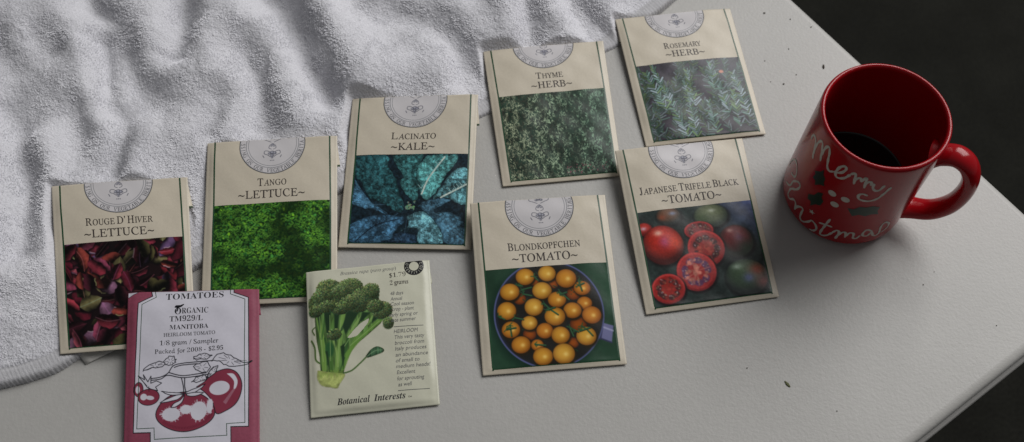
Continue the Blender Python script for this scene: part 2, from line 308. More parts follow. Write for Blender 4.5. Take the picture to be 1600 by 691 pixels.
# ---- pictures
def art_base(bg=(30,35,30),top=45.0): return Art(5.6,top,78.9,107.6,3.4,bg)
def frame_art(A,c=(22,60,35)):
    w=.55; m=(A.X<A.x0+w)|(A.X>A.x1-w)|(A.Y>A.y1-w); A.c[m]=c
def art_kale(A):
    A.c[:]=(14,30,40); A.c*=(.4+1.2*fbm(A.X*.8,A.Y*.8,55,3))[...,None]; A.c+= (fbm(A.X*.5,A.Y*.5,5)[...,None]-.4)*np.array([10,16,22])
    cell=fbm(A.X*.75,A.Y*.75,11,3); rid=1-np.abs(2*fbm(A.X*.55,A.Y*.55,21,3)-1)*4; sp=fbm(A.X*1.9,A.Y*1.9,31,2); big=fbm(A.X*.1,A.Y*.1,41,2)
    full=lambda:None
    for k,(c,p,rib) in enumerate(ART['kale']):
        p=[np.array(q) for q in p]; p=[tuple(q+np.random.RandomState(k*50+i).randn(2)*.35) for i,q in enumerate(spline([*p,p[0]],4)[:-1])]
        A.poly(p,(6,9,16),soft=.4)
        def sh(X,Y,sd,k=k):
            b=fbm(X*.62+k*5,Y*.62,11+k,3); s2=fbm(X*1.7,Y*1.7+k,31,2); g=fbm(X*.09+k*3,Y*.09,3,2)
            v=.50+1.1*np.clip((b-.36)*2.4,0,1)*.45+.45*(s2-.45)+.8*(g-.45); v=v*(1-.4*np.exp(-np.clip(sd,0,9)/.9))
            return np.clip(v*1.05,.10,1.7)
        A.poly(p,np.array(c)*1.18+6,shade=sh)
        if not rib:
            q=np.array(p); cc=q.mean(0); far=q[np.argmax(np.hypot(*(q-np.array(ART['kalec'][0])).T))]; near=np.array(ART['kalec'][0])*.6+cc*.4
            A.line([tuple(near),tuple(cc),tuple(far*.8+cc*.2)],.55,tuple(np.array(c)*.9+22),op=.55)
        for i in range(30):
            rj=random.Random(k*100+i); q=np.array(p); a_=q[rj.randrange(len(q))]; cc=q.mean(0)
            A.line([tuple(cc*.35+a_*.65+np.array([rj.uniform(-3,3),rj.uniform(-3,3)])),tuple(a_*.93+cc*.07)],.35,tuple(np.array(c)*.35),op=.45,smooth=False)
        if rib: A.line(rib,1.0,(175,185,175)); [A.line([tuple(np.array(rib[1])+(np.array(rib[0])-np.array(rib[1]))*t),tuple(np.array(rib[1])+(np.array(rib[0])-np.array(rib[1]))*t+np.array([sx,-2.6]))],.35,(130,165,165)) for t in (-.5,0,.3,.6) for sx in (-2,1.6)]
    (cx,cy),a,b,c=ART['kalec']; A.line([a,b,c],.5,(8,15,30))
    for i in range(26):
        r=random.Random(i); A.ell(cx+r.uniform(-2.8,3),cy+r.uniform(-2.6,3),r.uniform(.4,1),r.uniform(.3,.8),(r.randint(60,130),r.randint(110,150),r.randint(80,115)),rot=r.random()*3)
    n=fbm(A.X*2.6,A.Y*2.6,77,2)[...,None]; A.c*=.8+.4*n; g=A.c.mean(-1,keepdims=True); A.c=A.c*.74+g*np.array([.24,.27,.26])
def art_rouge(A):
    r=random.Random(4); A.c[:]=(20,10,12)
    pal=[(95,22,30),(120,35,45),(75,15,28),(60,18,30),(105,40,60),(96,62,84),(70,50,80),(80,74,44),(118,44,36),(45,15,22),(56,52,28),(128,52,64),(88,24,34),(60,14,24),(104,30,44)]
    for i in range(150):
        cx=r.uniform(4,80); cy=A.y0+r.uniform(-4,67); L=r.uniform(7,12)*(1-.40*i/150); w=L*r.uniform(.36,.66); a=r.uniform(0,6.28); bend=r.uniform(-.5,.5)
        pts=[]
        for t in np.linspace(0,1,9): pts.append((t,max(0,math.sin(math.pi*t**.8))**.6*(1+.12*math.sin(t*17+i))))
        up=[];dn=[]
        for t,h in pts:
            x=(t-.5)*2*L; y=bend*L*(t-.5)**2*2
            up.append((x,y+h*w)); dn.append((x,y-h*w))
        loop=up+dn[::-1][1:-1]; ca,sa=math.cos(a),math.sin(a)
        P=[(cx+x*ca-y*sa,cy+x*sa+y*ca) for x,y in loop]
        c=pal[r.randrange(len(pal))]; A.poly([(x+.5,y+.8) for x,y in P],(12,6,9),soft=1.4)
        ph=r.uniform(0,6); 
        def sh(X,Y,sd,cx=cx,cy=cy,a=a,w=w,ph=ph):
            v=(-(X-cx)*math.sin(a)+(Y-cy)*math.cos(a))/w
            return np.clip(.62+.55*np.sin(v*2.2+ph)+.5*(fbm(X*.6,Y*.6,int(ph*10),3)-.5),.12,1.6)
        A.poly(P,c,shade=sh)
        if r.random()<.45: A.line([P[0],(cx,cy),P[8]],.35,tuple(min(255,k+r.randint(20,70)) for k in c),op=.7)
        if r.random()<.3: A.line(P[2:6],.6,(165,140,150) if r.random()<.6 else (140,150,90),op=.7)
    A.c*=(.6+.8*fbm(A.X*.08,A.Y*.08,9,2))[...,None]; g=A.c.mean(-1,keepdims=True); A.c=A.c*.85+g*.15
    blur(A,1)
def art_tango(A):
    r=random.Random(7); A.c[:]=(14,36,14)
    for i in range(4200):
        cx=r.uniform(5,80); cy=r.uniform(A.y0-1,108); k=float(fbm(np.array(cx*.09),np.array(cy*.09),15,3)); b=np.clip((k-.16)*2.2,.45,1.12)*r.uniform(.6,1.25)
        R=r.uniform(.4,1.35); y=r.random(); c=np.array([42+55*y,100+42*y,34+14*(1-y)])*b
        A.ell(cx+.2,cy+.35,R*1.05,R*.8,np.array([12,36,14])*1.,rot=r.random()*3,soft=.4)
        A.ell(cx,cy,R,R*r.uniform(.45,.8),c,rot=r.random()*3)
        if r.random()<.3: A.ell(cx-.2,cy-.2,R*.35,R*.2,np.clip(c*1.35+8,0,170),rot=r.random()*3)
    for i in range(900):
        cx=r.uniform(5,80); cy=r.uniform(A.y0,108); a0=r.random()*6; R=r.uniform(.9,2.0); p=[(cx+R*math.cos(a0+t)*(1+.25*math.sin(5*t)),cy+R*.8*math.sin(a0+t)*(1+.25*math.cos(6*t))) for t in np.linspace(0,2.6,7)]
        k=float(fbm(np.array(cx*.09),np.array(cy*.09),15,3)); b=np.clip((k-.2)*2.6,.3,1.05)
        A.line([(x+.2,y+.4) for x,y in p],.5,(14,44,16),op=.6); A.line(p,r.uniform(.3,.55),np.array([96,150,52])*b,op=.8)
    blur(A,1)
def art_thyme(A):
    r=random.Random(9); A.c[:]=(36,54,44); A.c*=(.5+.9*fbm(A.X*.3,A.Y*.3,3,3))[...,None]
    for i in range(5600):
        cx=r.uniform(5,80); cy=r.uniform(A.y0-1,108.); k=float(fbm(np.array(cx*.5),np.array(cy*.22),25,3)); u=(cx-5)/75
        b=np.clip((k-.2)*2.4,.38,1.1)*r.uniform(.6,1.2)
        L=r.uniform(.5,1.5); a=-math.pi/2+r.gauss(0,.6)
        c=(np.array([140,144,118])*(1-u)+np.array([104,138,114])*u)*b
        A.line([(cx,cy),(cx+L*math.cos(a),cy+L*math.sin(a))],r.uniform(.28,.5),c,smooth=False)
    h=np.exp(-((A.X-76)/12)**2-((A.Y-55)/20)**2)[...,None]; A.c=A.c*(1-.22*h)+np.array([110,135,120])*.22*h
    for i in range(40): A.ell(r.uniform(45,75),r.uniform(99,106),.4,.3,(125,75,85))
def art_rosemary(A):
    r=random.Random(12); A.c[:]=(48,44,52); A.c*=(.6+.8*fbm(A.X*.25,A.Y*.25,3,3))[...,None]
    sprigs=[(r.uniform(4,80),r.uniform(56,114),r.uniform(10,30),r.uniform(-.55,.55),0) for _ in range(60)]+[(30,106,60,-.22,1),(36,107,45,.02,1),(50,105,26,-.02,1),(67,102,30,.03,1),(62,90,36,-.12,1),(40,82,30,.0,1),(20,84,34,-.25,1),(75,95,38,-.1,1),(56,70,24,.05,1),(10,104,40,-.15,0)]
    for (x0,y0,L,lean,fr) in sprigs:
        n=int(L/1.7); g=(.72,1.05)[fr]; stemc=np.array([88,92,62])*g*(1.1 if r.random()<.5 else .9)
        A.line([(x0,y0),(x0+lean*L,y0-L)],.8,stemc*.8,smooth=False)
        for i in range(n):
            t=i/n; px=x0+lean*L*t; py=y0-L*t; le=r.uniform(4.2,7.0)*(1-.5*t)
            for sd in (-1,1):
                a=-math.pi/2+sd*r.uniform(.3,1.35)*(1-.4*t)+lean+r.gauss(0,.12)
                c=np.array([[96,122,116],[70,98,86],[122,136,142],[88,112,76]][r.randrange(4)])*g*r.uniform(.8,1.15)
                q=(px+le*math.cos(a),py+le*math.sin(a)); A.line([(px+.3,py+.5),(q[0]+.3,q[1]+.5)],.8,(24,28,30),smooth=False,op=.6)
                A.line([(px,py),q],r.uniform(.75,1.15),c,smooth=False)
    A.ell(63.5,56,1.6,1.3,(196,120,98),soft=.5)
    h=np.exp(-((A.X-70)/26)**2-((A.Y-52)/18)**2)[...,None]; A.c=A.c*(1-.22*h)+np.array([125,140,140])*.22*h; A.c*=1.0
def art_blond(A):
    A.c[:]=(34,60,44); A.c*=(.62+.7*fbm(A.X*.035,A.Y*.035,2,2)+.12*fbm(A.X*.5,A.Y*.5,5,2))[...,None]
    cx,cy,rx,ry=ART['bowl']; A.ell(cx-1.5,cy+1.2,rx+2,ry+1.5,(18,40,30),soft=5)
    A.poly(ART['bhandle'],(96,98,132),soft=.2); h_=[np.array(q) for q in ART['bhandle']]; A.line([tuple(h_[0]),tuple(h_[3])],1.2,(50,52,80),smooth=False); A.line([tuple(h_[3]),tuple(h_[2])],.9,(48,50,76),smooth=False); A.line([tuple(h_[0]*.7+h_[3]*.3+[1,0]),tuple(h_[1]*.7+h_[2]*.3)],1.1,(150,152,178),smooth=False,op=.7)
    A.ell(cx,cy,rx+.9,ry+.9,(76,82,122)); A.ell(cx,cy,rx,ry,(30,34,44)); A.ell(cx+.6,cy+.6,rx-.9,ry-.9,(26,26,24),soft=1)
    for x,y,q in ART['blondd']: A.ell(x,y,q,q*.95,lambda u,v,r:mixc((135,66,18),(70,32,14),r**2),soft=.3)
    r=random.Random(3)
    for i in range(60): 
        a=r.random()*6.28; rr=r.random()**.5*rx*.93; A.line([(cx+rr*math.cos(a),cy+rr*math.sin(a)),(cx+rr*math.cos(a)+r.uniform(-2.5,2.5),cy+rr*math.sin(a)+r.uniform(-2.5,2.5))],.45,(24,58,38),smooth=False)
    for k,(x,y,q) in enumerate(ART['blond']):
        A.ell(x+.4,y+.7,q+.5,q+.45,(34,26,14),soft=.9)
        base=np.array([[184,132,44],[190,144,54],[180,122,40],[178,114,38]][k%4])
        def cf(u,v,r,base=base):
            c=mixc(base,base*np.array([.66,.55,.45]),np.clip(r**2.6+.28*(u*.25+v*.75),0,1))
            g=np.exp(-((u-.18)**2+(v-.05)**2)/.05); return mixc(c,(222,192,112),g*.75)
        A.ell(x,y,q,q*r.uniform(.92,1.02),cf)
    for p in ART['bst']:
        A.line([(a+.2,b+.35) for a,b in p],.9,(24,34,22),smooth=False); A.line(p,.7,(46,86,56),smooth=False)
        x,y=p[0]
        for i in range(4):
            a=r.random()*6.28; A.line([(x,y),(x+1.9*math.cos(a),y+1.9*math.sin(a))],.5,(36,72,44),smooth=False)
    blur(A,1)
def art_trifele(A):
    A.c[:]=(36,46,44); t=np.clip((A.X-45)/34,0,1)*np.clip(1-(A.Y-45)/30,0,1); A.c=mixc(A.c,(62,74,120),t)
    A.c*=(.55+.9*fbm(A.X*.14,A.Y*.14,6,3))[...,None]; A.c+=(fbm(A.X*.7,A.Y*.7,8,2)[...,None]-.5)*16
    T=ART['tri']
    def tom(k,base,dark,hl,hp,hr=.06,extra=None):
        x,y,rx,ry=T[k]; A.ell(x+.6,y+1,rx+.8,ry+.6,(16,18,18),soft=1.6)
        def cf(u,v,r):
            c=mixc(base,dark,np.clip(.15+r**3*.9+.55*v,0,1)); 
            if extra: 
                for (ec,eu,ev,es) in extra: c=mixc(c,ec,np.exp(-((u-eu)**2+(v-ev)**2)/es)*.85)
            return mixc(c,hl,np.exp(-((u-hp[0])**2+(v-hp[1])**2*2.2)/hr)*.85)
        A.ell(x,y,rx,ry,cf,soft=.5)
    tom('T2',(96,62,40),(34,38,36),(108,122,150),(.35,-.25),.10,[((120,60,38),-.55,.1,.12)])
    tom('T3',(98,106,76),(44,54,46),(170,176,160),(.1,-.45),.05,[((70,84,60),-.5,.2,.2)])
    tom('T4',(112,38,40),(34,36,30),(185,150,140),(-.25,-.68),.03,[((100,50,80),.2,-.2,.06),((38,52,38),.5,.5,.25)])
    tom('T5',(74,94,70),(28,36,34),(160,178,160),(-.35,-.62),.05,[((148,62,44),.55,-.35,.12),((96,104,148),.1,.05,.06),((120,50,44),.75,.35,.1)])
    tom('T0',(158,44,36),(90,22,22),(190,170,185),(-.1,-.1),.15)
    tom('T1',(172,40,26),(60,18,16),(214,178,160),(-.15,-.62),.045,[((150,72,120),.15,-.15,.09),((190,58,30),.6,-.1,.15)])
    for k,fl,cen,sd in (('S1',(118,48,48),(130,60,58),1),('S2',(140,48,46),(168,74,62),2),('S3',(150,50,50),(206,128,112),3),('S4',(140,34,30),(150,52,44),4)):
        x,y,rx,ry=T[k]; A.ell(x+.4,y+.9,rx+.7,ry+.6,(20,16,18),soft=1)
        A.ell(x,y,rx,ry,lambda u,v,r:mixc((178,58,56),(120,30,32),np.clip((v+.3),0,1)))
        A.ell(x,y,rx*.88,ry*.88,fl,soft=.3)
        r=random.Random(sd)
        for i in range(9):
            a=i/9*6.28+r.uniform(-.15,.15); d=.58
            A.ell(x+rx*d*math.cos(a),y+ry*d*math.sin(a),rx*.17,ry*.22,(62,32,34) if k!='S3' else (88,54,84),rot=a,soft=.4)
            for j in range(5): A.ell(x+rx*(d+r.uniform(-.16,.16))*math.cos(a+r.uniform(-.22,.22)),y+ry*(d+r.uniform(-.16,.16))*math.sin(a+r.uniform(-.22,.22)),.42,.28,[(176,160,165),(150,130,90),(120,70,60)][j%3],rot=r.random()*3)
        for i in range(26 if k=='S3' else 12):
            a=r.random()*6.28; d=r.random()**.7*.62; A.ell(x+rx*d*math.cos(a),y+ry*d*math.sin(a),rx*r.uniform(.06,.13),ry*r.uniform(.05,.10),np.array(cen)*r.uniform(.7,1.08),rot=a,soft=.5)
        for i in range(8):
            a=r.random()*6.28; A.line([(x+rx*.2*math.cos(a),y+ry*.2*math.sin(a)),(x+rx*.7*math.cos(a+.1),y+ry*.7*math.sin(a+.1))],.7,np.array(cen)*.85,op=.6)
    n=fbm(A.X*1.4,A.Y*1.4,14,2)[...,None]; A.c*=.86+.28*n; blur(A,2)
def seal_art(P,cx,cy,R=20.9):
    A=Art(cx-R-.3,.12,cx+R+.3,cy+R+.3,5,(0,0,0)); r=np.hypot(A.X-cx,A.Y-cy)
    A.c[:]=(176,173,174); A.a=np.clip((R-r)*5+.5,0,1)
    ink=np.array([48,54,60])
    for rr,w,o in ((R-.25,.5,.9),(R*.80,.32,.7),(R*.735,.28,.6)):
        m=np.clip((w/2-abs(r-rr))*5+.5,0,1)*o; A.c=A.c*(1-m[...,None])+ink*m[...,None]
    A.c[r>R]=(120,112,105)
    a0=A.a.copy(); k=(92,92,100)
    # wreath of scrolls down the middle
    for sx in (-1,1):
        A.line([(cx,cy-8),(cx+sx*2.2,cy-6),(cx+sx*5,cy-7.5),(cx+sx*6,cy-4.5),(cx+sx*3.5,cy-3.2),(cx+sx*1,cy-2)],.4,k)
        A.line([(cx,cy-1),(cx+sx*1.8,cy+.5),(cx+sx*2.2,cy+2.5),(cx+sx*.6,cy+3.4)],.4,k)
        A.line([(cx,cy+8.5),(cx+sx*2,cy+5.2),(cx+sx*4.6,cy+4.6),(cx+sx*5,cy+6.6),(cx+sx*3,cy+7.6),(cx+sx*1.2,cy+9)],.45,k)
        A.line([(cx+sx*5.2,cy+9.4),(cx+sx*5.9,cy+8)],.5,k,smooth=False)
    for dx,dy,q in ((0,-5.2,1.5),(-1.5,-4.4,.9),(1.5,-4.4,.9),(0,-.2,.8),(-.8,.9,.6),(.9,1,.6),(0,6,1.6),(-1.6,6.6,1.1),(1.6,6.5,1.2),(0,8.2,1.2),(0,9.6,.7)):
        A.ell(cx+dx,cy+dy,q,q*.8,(88,88,96),soft=.4); A.ell(cx+dx-.2,cy+dy-.2,q*.45,q*.4,(150,150,160),soft=.3)
    for dx in (-1,0,1): A.ell(cx+dx,cy+11.6,.35,.35,k)
    A.a=a0; return A
def ring_text(P,parent,cx,cy,s,rad,h,a0,a1,off,m='grey',style='roman',cond=.8,name='ring_lettering'):
    V=[];F=[];n=0; L=len(s)
    for i,ch in enumerate(s):
        if ch==' ': continue
        a=a0+(a1-a0)*i/(L-1)          # angle from +x, counter-clockwise below
        v,f=text_raw(ch,style); v=v*h; v=v-[(v[:,0].min()+v[:,0].max())/2,h/2]; v[:,0]*=cond
        sg=1 if a1>a0 else -1
        # radial direction (x right, y down): letters read along the bottom, tops towards the centre
        c,sn=math.cos(a),math.sin(a); tx,ty=(-sn,c) if sg>0 else (sn,-c)
        ux,uy=(-c,-sn) if a1<a0 else (c,sn)
        x=cx+rad*c+v[:,0]*tx+v[:,1]*ux; y=cy+rad*sn+v[:,0]*ty+v[:,1]*uy
        if y.min()<.25: continue
        V.append(np.stack([x,y],1)); F+=[tuple(k+n for k in q) for q in f]; n+=len(v)
    V=np.concatenate(V); return mesh_obj_p(name,P.S(V[:,0],V[:,1],off),F,M[m],parent,P.root)
G7='heirloom seed packets in tan envelopes'
# key, corners TL TR BL BR (mm on the table, z = underside), bulge, name text, cat text, x/y fits, seal centre, picture top
PK=[
('rouge',[(-292.5,323.3,15.0),(-208.4,330.5,12.0),(-268.7,213.4,6.0),(-189.8,219.3,5.0)],1.5,"ROUGE D' HIVER",'~LETTUCE~',(19.9,60.8,29.9),(18.9,61.2,38.0),(40.6,1.2),41.2,art_rouge,'tan seed packet with dark red lettuce leaves lying wholly on the towel',(84.6,20.0,None),2.0),
('tango',[(-197.6,354.8,14.0),(-113.8,359.3,14.0),(-190.1,244.2,3.0),(-107.9,247.5,2.0)],1.6,'TANGO','~LETTUCE~',(32.8,51.0,33.0),(20.9,62.6,41.3),(41.6,3.9),44.9,art_tango,'tan seed packet with a photo of bright green frilly lettuce',(84.3,20.0,None),2.2),
('kale',[(-106.0,392.1,9.0),(-21.7,391.4,13.0),(-109.5,283.9,2.0),(-26.3,280.9,2.0)],1.6,'LACINATO','~KALE~',(27.8,56.8,33.0),(28.2,56.4,41.1),(41.8,3.4),44.3,art_kale,'tan seed packet with a photo of long blue-green kale leaves',(84.4,21.0,None),2.6),
('thyme',[(-18.0,432.8,6.0),(65.4,440.8,6.0),(-5.4,327.2,1.0),(72.6,334.0,1.0)],1.7,'THYME','~HERB~',(32.9,51.6,28.5),(29.0,57.0,36.4),(41.0,-.9),40.4,art_thyme,'tan seed packet with a photo of fine grey-green thyme sprigs',(81.6,20.0,None),1.5),
('rosemary',[(75.7,460.6,5.0),(157.7,469.0,5.0),(90.0,356.2,1.0),(170.4,364.9,1.0)],1.9,'ROSEMARY','~HERB~',(28.3,54.6,32.0),(28.3,55.9,39.5),(41.6,2.0),44.2,art_rosemary,'tan seed packet with a photo of needle-leaved rosemary sprigs and one orange fleck',(80.5,19.5,-.9),1.8),
('trifele',[(68.0,346.6,11.0),(151.4,354.9,11.0),(81.0,235.6,1.0),(162.9,246.2,1.0)],2.1,'JAPANESE TRIFELE BLACK','~TOMATO~',(9.9,73.4,33.5),(22.6,60.7,41.3),(41.6,4.4),45.0,art_trifele,'tan seed packet with sliced dark red tomatoes, closest to the red mug',(83.6,17.0,None),2.5),
('blond',[(-26.0,308.2,12.0),(59.0,313.1,12.0),(-18.2,198.1,1.0),(66.8,204.0,1.0)],2.0,'BLONDKOPFCHEN','~TOMATO~',(20.2,63.8,34.4),(22.3,61.5,42.2),(41.7,5.4),45.8,art_blond,'tan seed packet showing a bowl full of small orange-yellow tomatoes',(81.4,20.0,None),2.6),
]
PACKETS=[]
for i,(key,cor,bulge,nm,ct,nf,cf,(scx,scy),ptop,fn,label,(fx,fl,fxl),drop) in enumerate(PK):
    P=Packet(key,cor,bulge,10+i,'seed_packet',label,'paper',G7); PACKETS.append(P)
    P.body()
    P.flap(fx,0,fxl,drop=drop,length=fl)
    A=art_base(top=ptop); random.seed(i); fn(A); frame_art(A)
    P.printed('photo_panel',A,.06)
    yy=ptop+1
    P.strip('border_line',[(4.9,.15),(5.6,yy),(5.85,107.6)],.95,.09); P.strip('border_line',[(78.1,.15),(78.7,yy),(78.75,107.6)],.95,.09)
    sA=seal_art(P,scx,scy); so=P.printed('seal',sA,.06,cut=True)
    s='PASSING ON OUR VEGETABLE HERITAGE'
    ring_text(P,so,scx,scy,s,18.7,2.6,math.radians(196),math.radians(-16),.10)
    P.text('title_lettering',[(small_caps(nm,5.1),nf[0],nf[1],nf[2],nf[2]),([(ct,'roman',5.3)],cf[0],cf[1],cf[2],cf[2])],.10)
# ---- broccoli packet
B=Packet('broccoli',[(-126.4,262.7,9.5),(-51.6,270.9,7.5),(-117.8,173.8,1.0),(-43.7,180.8,1.0)],2.2,31,'seed_packet','pale cream seed packet with a painted head of broccoli','cream'); PACKETS.append(B)
B.body(); B.flap(75.9,0,None,drop=2.0,length=14,bar=False)
A=Art(.6,4.6,52.5,77,4.2,(170,168,145)); r=random.Random(21)
def stemshade(X,Y,sd):
    n=fbm(X*1.1,Y*.12,5,3); return np.clip(.55+1.0*(n-.35)+.18*np.minimum(sd,2),.35,1.35)
loop=lambda p:spline(p+[p[0]],4)[:-1]
A.line([(1.9,44.4),(3.8,49.3),(4.1,56.2),(6.3,58.8)],1.0,(70,92,50)); A.line([(4.2,36.5),(2.6,38.1),(4.0,41.2)],.7,(70,92,50))
A.line([(20.3,66.6),(25.3,65.4),(30.4,61.4),(33.8,58.4)],.9,(72,98,58))
A.poly(loop([(33.6,57.8),(36.8,54.1),(40.7,52.4),(44.5,54.4),(44.1,56.3),(39.4,57.8),(34.9,58.7)]),(58,88,62),shade=stemshade); A.line([(34,58.2),(39.5,55),(44,55)],.3,(110,135,100))
body=[(4.4,27.1),(4.5,36.5),(5.0,44.8),(6.4,54.2),(6.7,63.9),(20.3,66.8),(22.2,59.4),(27.5,50.7),(35.6,44.7),(43.7,38.5),(47,33),(38,26),(16,22)]
A.poly(body,(74,102,54),shade=stemshade)
for x0,y0,x1,y1,w,c in ((9,63,6,27,2.6,(108,142,66)),(13,64,13,30,2.0,(62,98,44)),(16,65,22,28,2.4,(112,146,72)),(19,65,24,45,1.5,(44,80,40)),(20,64,33,38,2.0,(96,134,60)),(22,56,44,36,2.4,(92,130,56)),(11,60,10,44,1.3,(40,72,36)),(24,44,33,32,1.6,(120,150,84)),(17,62,15,45,1.2,(124,152,84)),(14,40,19,24,2.0,(86,124,60)),(8,44,11,28,1.2,(52,86,42)),(20,40,27,28,1.5,(38,62,40)),(36,38,42,30,1.3,(118,150,80))):
    A.line([(x0,y0),((x0*.6+x1*.4)+.5,(y0+y1)/2),(x1,y1)],w,c,op=.75)
A.ell(12.6,51,2.6,4.6,(40,78,44),soft=.8)
for p in ([(10,27),(14.5,27),(11.6,47)],[(16,25),(20,26),(16,50)],[(24,27),(31,30),(22.5,43),(21,38)],[(33,30),(38,31),(30,38)],[(5.5,27),(8,27),(7.3,40)],[(40,32),(44,34),(38,38)],[(19,50),(22,48),(20.3,64)],[(10,52),(11.3,52),(12,63)]): A.poly(p,(30,50,32),soft=.7)
for x0,y0,x1,y1 in ((8.5,58,7,28),(12.8,58,13.5,30),(17,60,20,34),(21.5,50,32,36),(25,50,43,37)): A.line([(x0,y0),(x1,y1)],.5,(134,160,100),op=.6)
hole=[(37.0,34.2),(31.5,36.8),(25.9,42.0),(23.3,45.3),(28.9,44.8),(32.4,41.6),(36.2,37.4)]
HO=Art(A.x0,A.y0,A.x1,A.y1,4.2,(0,0,0)); HO.poly(loop(hole),(1,1,1)); 
A.poly(loop([(5.0,63.2),(4.6,67.7),(6.4,71.6),(9.1,73.3),(12.5,74.2),(16.1,75.2),(17.9,72.6),(20.8,68.6),(20.3,66.9),(14,65.5),(6.7,63.4)]),(156,166,98),soft=.3,shade=lambda X,Y,sd:np.clip(.78+.4*(fbm(X*.6,Y*.6,3,3)-.5)+.12*np.minimum(sd,2),.6,1.15))
for i in range(30): A.line([(6+i*.48,63.6+r.random()*2),(6.3+i*.46,66+r.random()*3)],.4,(118,142,66),smooth=False,op=.6)
A.a*=(1-HO.c[...,0])
crowns=[(13.4,12.8,7.4,6.4),(26.3,14.2,8,7),(7.6,21.0,7,6.6),(18.8,18.8,7.6,6.8),(35.2,21.0,8.2,7.4),(30.9,24.0,7.4,6),(21,15.5,6,5),(45.0,30.2,6.0,5.6),(48.2,38.4,3.2,3.8),(41,27,5,4),(26,23,6,5),(20,26,6,4),(39,17,5,5),(10,17,6,5),(15.7,42.0,4.3,3.4),(5,26,4.2,4),(12,24,5,4)]
for ci,(x,y,rx,ry) in enumerate(crowns):
    A.ell(x,y+.6,rx,ry*.95,(42,64,44),soft=.5)
    for i in range(int(rx*ry*13)):
        a=r.random()*6.28; d=r.random()**.5; px=x+rx*d*math.cos(a)*1.02; py=y+ry*d*math.sin(a); sh=np.clip(1.0-.45*(d*math.sin(a))+.25*(-d*math.cos(a)),.45,1.4)*r.uniform(.55,1.15)
        A.ell(px,py,r.uniform(.22,.5),r.uniform(.2,.42),np.array([72+r.randint(0,24),90+r.randint(0,18),54+r.randint(0,14)])*sh,rot=a)
B.printed('broccoli_picture',A,.06,cut=True)
def T1(t,style,h,xl,xr,yl,yr=None): return ([(t,style,h)],xl,xr,yl,yl if yr is None else yr)
B.text('variety_lettering',[T1('Brassica rapa (ruvo group)','italic',2.2,20.5,54.6,4.4,4.5)],.11,'softgrey')
B.text('price_lettering',[T1('$1.79','roman',3.0,50.3,60.3,9.6),T1('2 grams','roman',2.9,50.5,61.6,14.6)],.11,'ink')
sm=[('48 days',50.4,58.2,21.3),('Annual',50.4,57.4,24.8),('Cool season',50.3,64.2,28.2),('crop - plant',51.0,64.0,31.5),('early spring or',48.9,66.2,35.0),('late summer',50.2,64.8,38.4)]
ln=[('HEIRLOOM',51.2,65.6,45.6),('This very tasty',51.5,69.2,49.2),('broccoli from',51.4,68.8,52.8),('Italy produces',51.4,69.9,56.3),('an abundance',51.4,70.6,60.0),('of small to',51.4,65.4,63.5),('medium heads!',51.3,71.6,67.0),('Excellent',51.6,62.4,70.6),('for sprouting',51.6,67.5,74.3),('as well',51.9,60.0,77.8)]
B.text('description_lettering',[T1(t,'slant',2.25,a,b,y) for t,a,b,y in sm+ln],.11,'softgrey')
B.text('company_lettering',[T1('Botanical','bolditalic',3.7,15.7,35.0,85.0),T1('Interests','bolditalic',3.7,37.2,55.8,85.0),T1('TM','sans',.9,57.2,59.3,84.9)],.11,'inkb')
B.strip('rule_line',[(51.4,41.5),(69,42.0)],.3,.09,'grey'); B.strip('rule_line',[(51.6,80.3),(70.2,80.6)],.3,.09,'grey')
A=Art(59.2,.12,71.8,9.6,7,(22,22,24)); rr=np.hypot(A.X-65.6,A.Y-3.4); A.a=np.clip((5.9-rr)*7+.5,0,1)*np.clip((rr-3.1)*7+.5,0,1)
so=B.printed('certified_emblem',A,.07,cut=True,gain=1.5)
M['cer']=mat('pale_reversed_lettering',(.5,.5,.42),.5)
ring_text(B,so,65.6,3.4,'CERTIFIED',4.5,1.7,math.radians(172),math.radians(8),.12,'cer','sans',.75)
ring_text(B,so,65.6,3.4,'ORGANIC',4.5,1.7,math.radians(202),math.radians(338),.12,'cer','sans',.75,name='upper_ring_lettering')
# ---- magenta tomato packet
T=Packet('manitoba',[(-232.1,249.1,12.6),(-154.2,251.4,10.5),(-220.8,139.4,1.0),(-144.4,142.7,1.0)],1.9,41,'seed_packet','magenta and white seed packet with a line drawing of tomatoes on the vine','magenta'); PACKETS.append(T)
T.body(); T.flap(76.4,0,None,drop=2.0,length=15,bar=False)
outer=[(13.9,.1),(14.5,2.8),(6.4,6.9),(5.6,42),(5.5,83.0),(15.2,83.4),(15.4,104),(60.4,104),(60.3,82.4),(70.0,82.4),(70.3,42),(70.0,5.3),(61.6,1.9),(61.6,.1)]
inner=[(16.0,.1),(16.6,3.5),(8.6,7.8),(7.9,42.4),(7.4,80.8),(17.3,81.0),(17.5,87.3),(58.1,87.2),(57.9,80.6),(68.0,80.2),(67.8,42),(68.0,6.3),(59.5,2.7),(59.5,.1)]
A=Art(.15,.12,72.8,104,4.2,(0,0,0)); WH=(180,178,186); RD=(116,46,62); K=(26,26,32)
A.poly(outer,WH); A.poly([(.15,.12),(6.1,.12),(3.2,1.2),(.15,3.0)],WH)
A.c+=((fbm(A.X*.8,A.Y*.8,6,2)-.5)*5)[...,None]
def hl(x,y,rx,ry,rot=0,sd=0):
    rj=random.Random(sd); A.ell(x,y,rx,ry,WH,rot=rot)
    for i in range(34):
        a=rj.random()*6.28; A.line([(x+rx*.9*math.cos(a),y+ry*.9*math.sin(a)),(x+rx*rj.uniform(1.02,1.28)*math.cos(a),y+ry*rj.uniform(1.02,1.28)*math.sin(a))],.3,WH,smooth=False,op=.8)
def outline(p,w=.45): A.line(p+[p[0]],w,K,smooth=False)
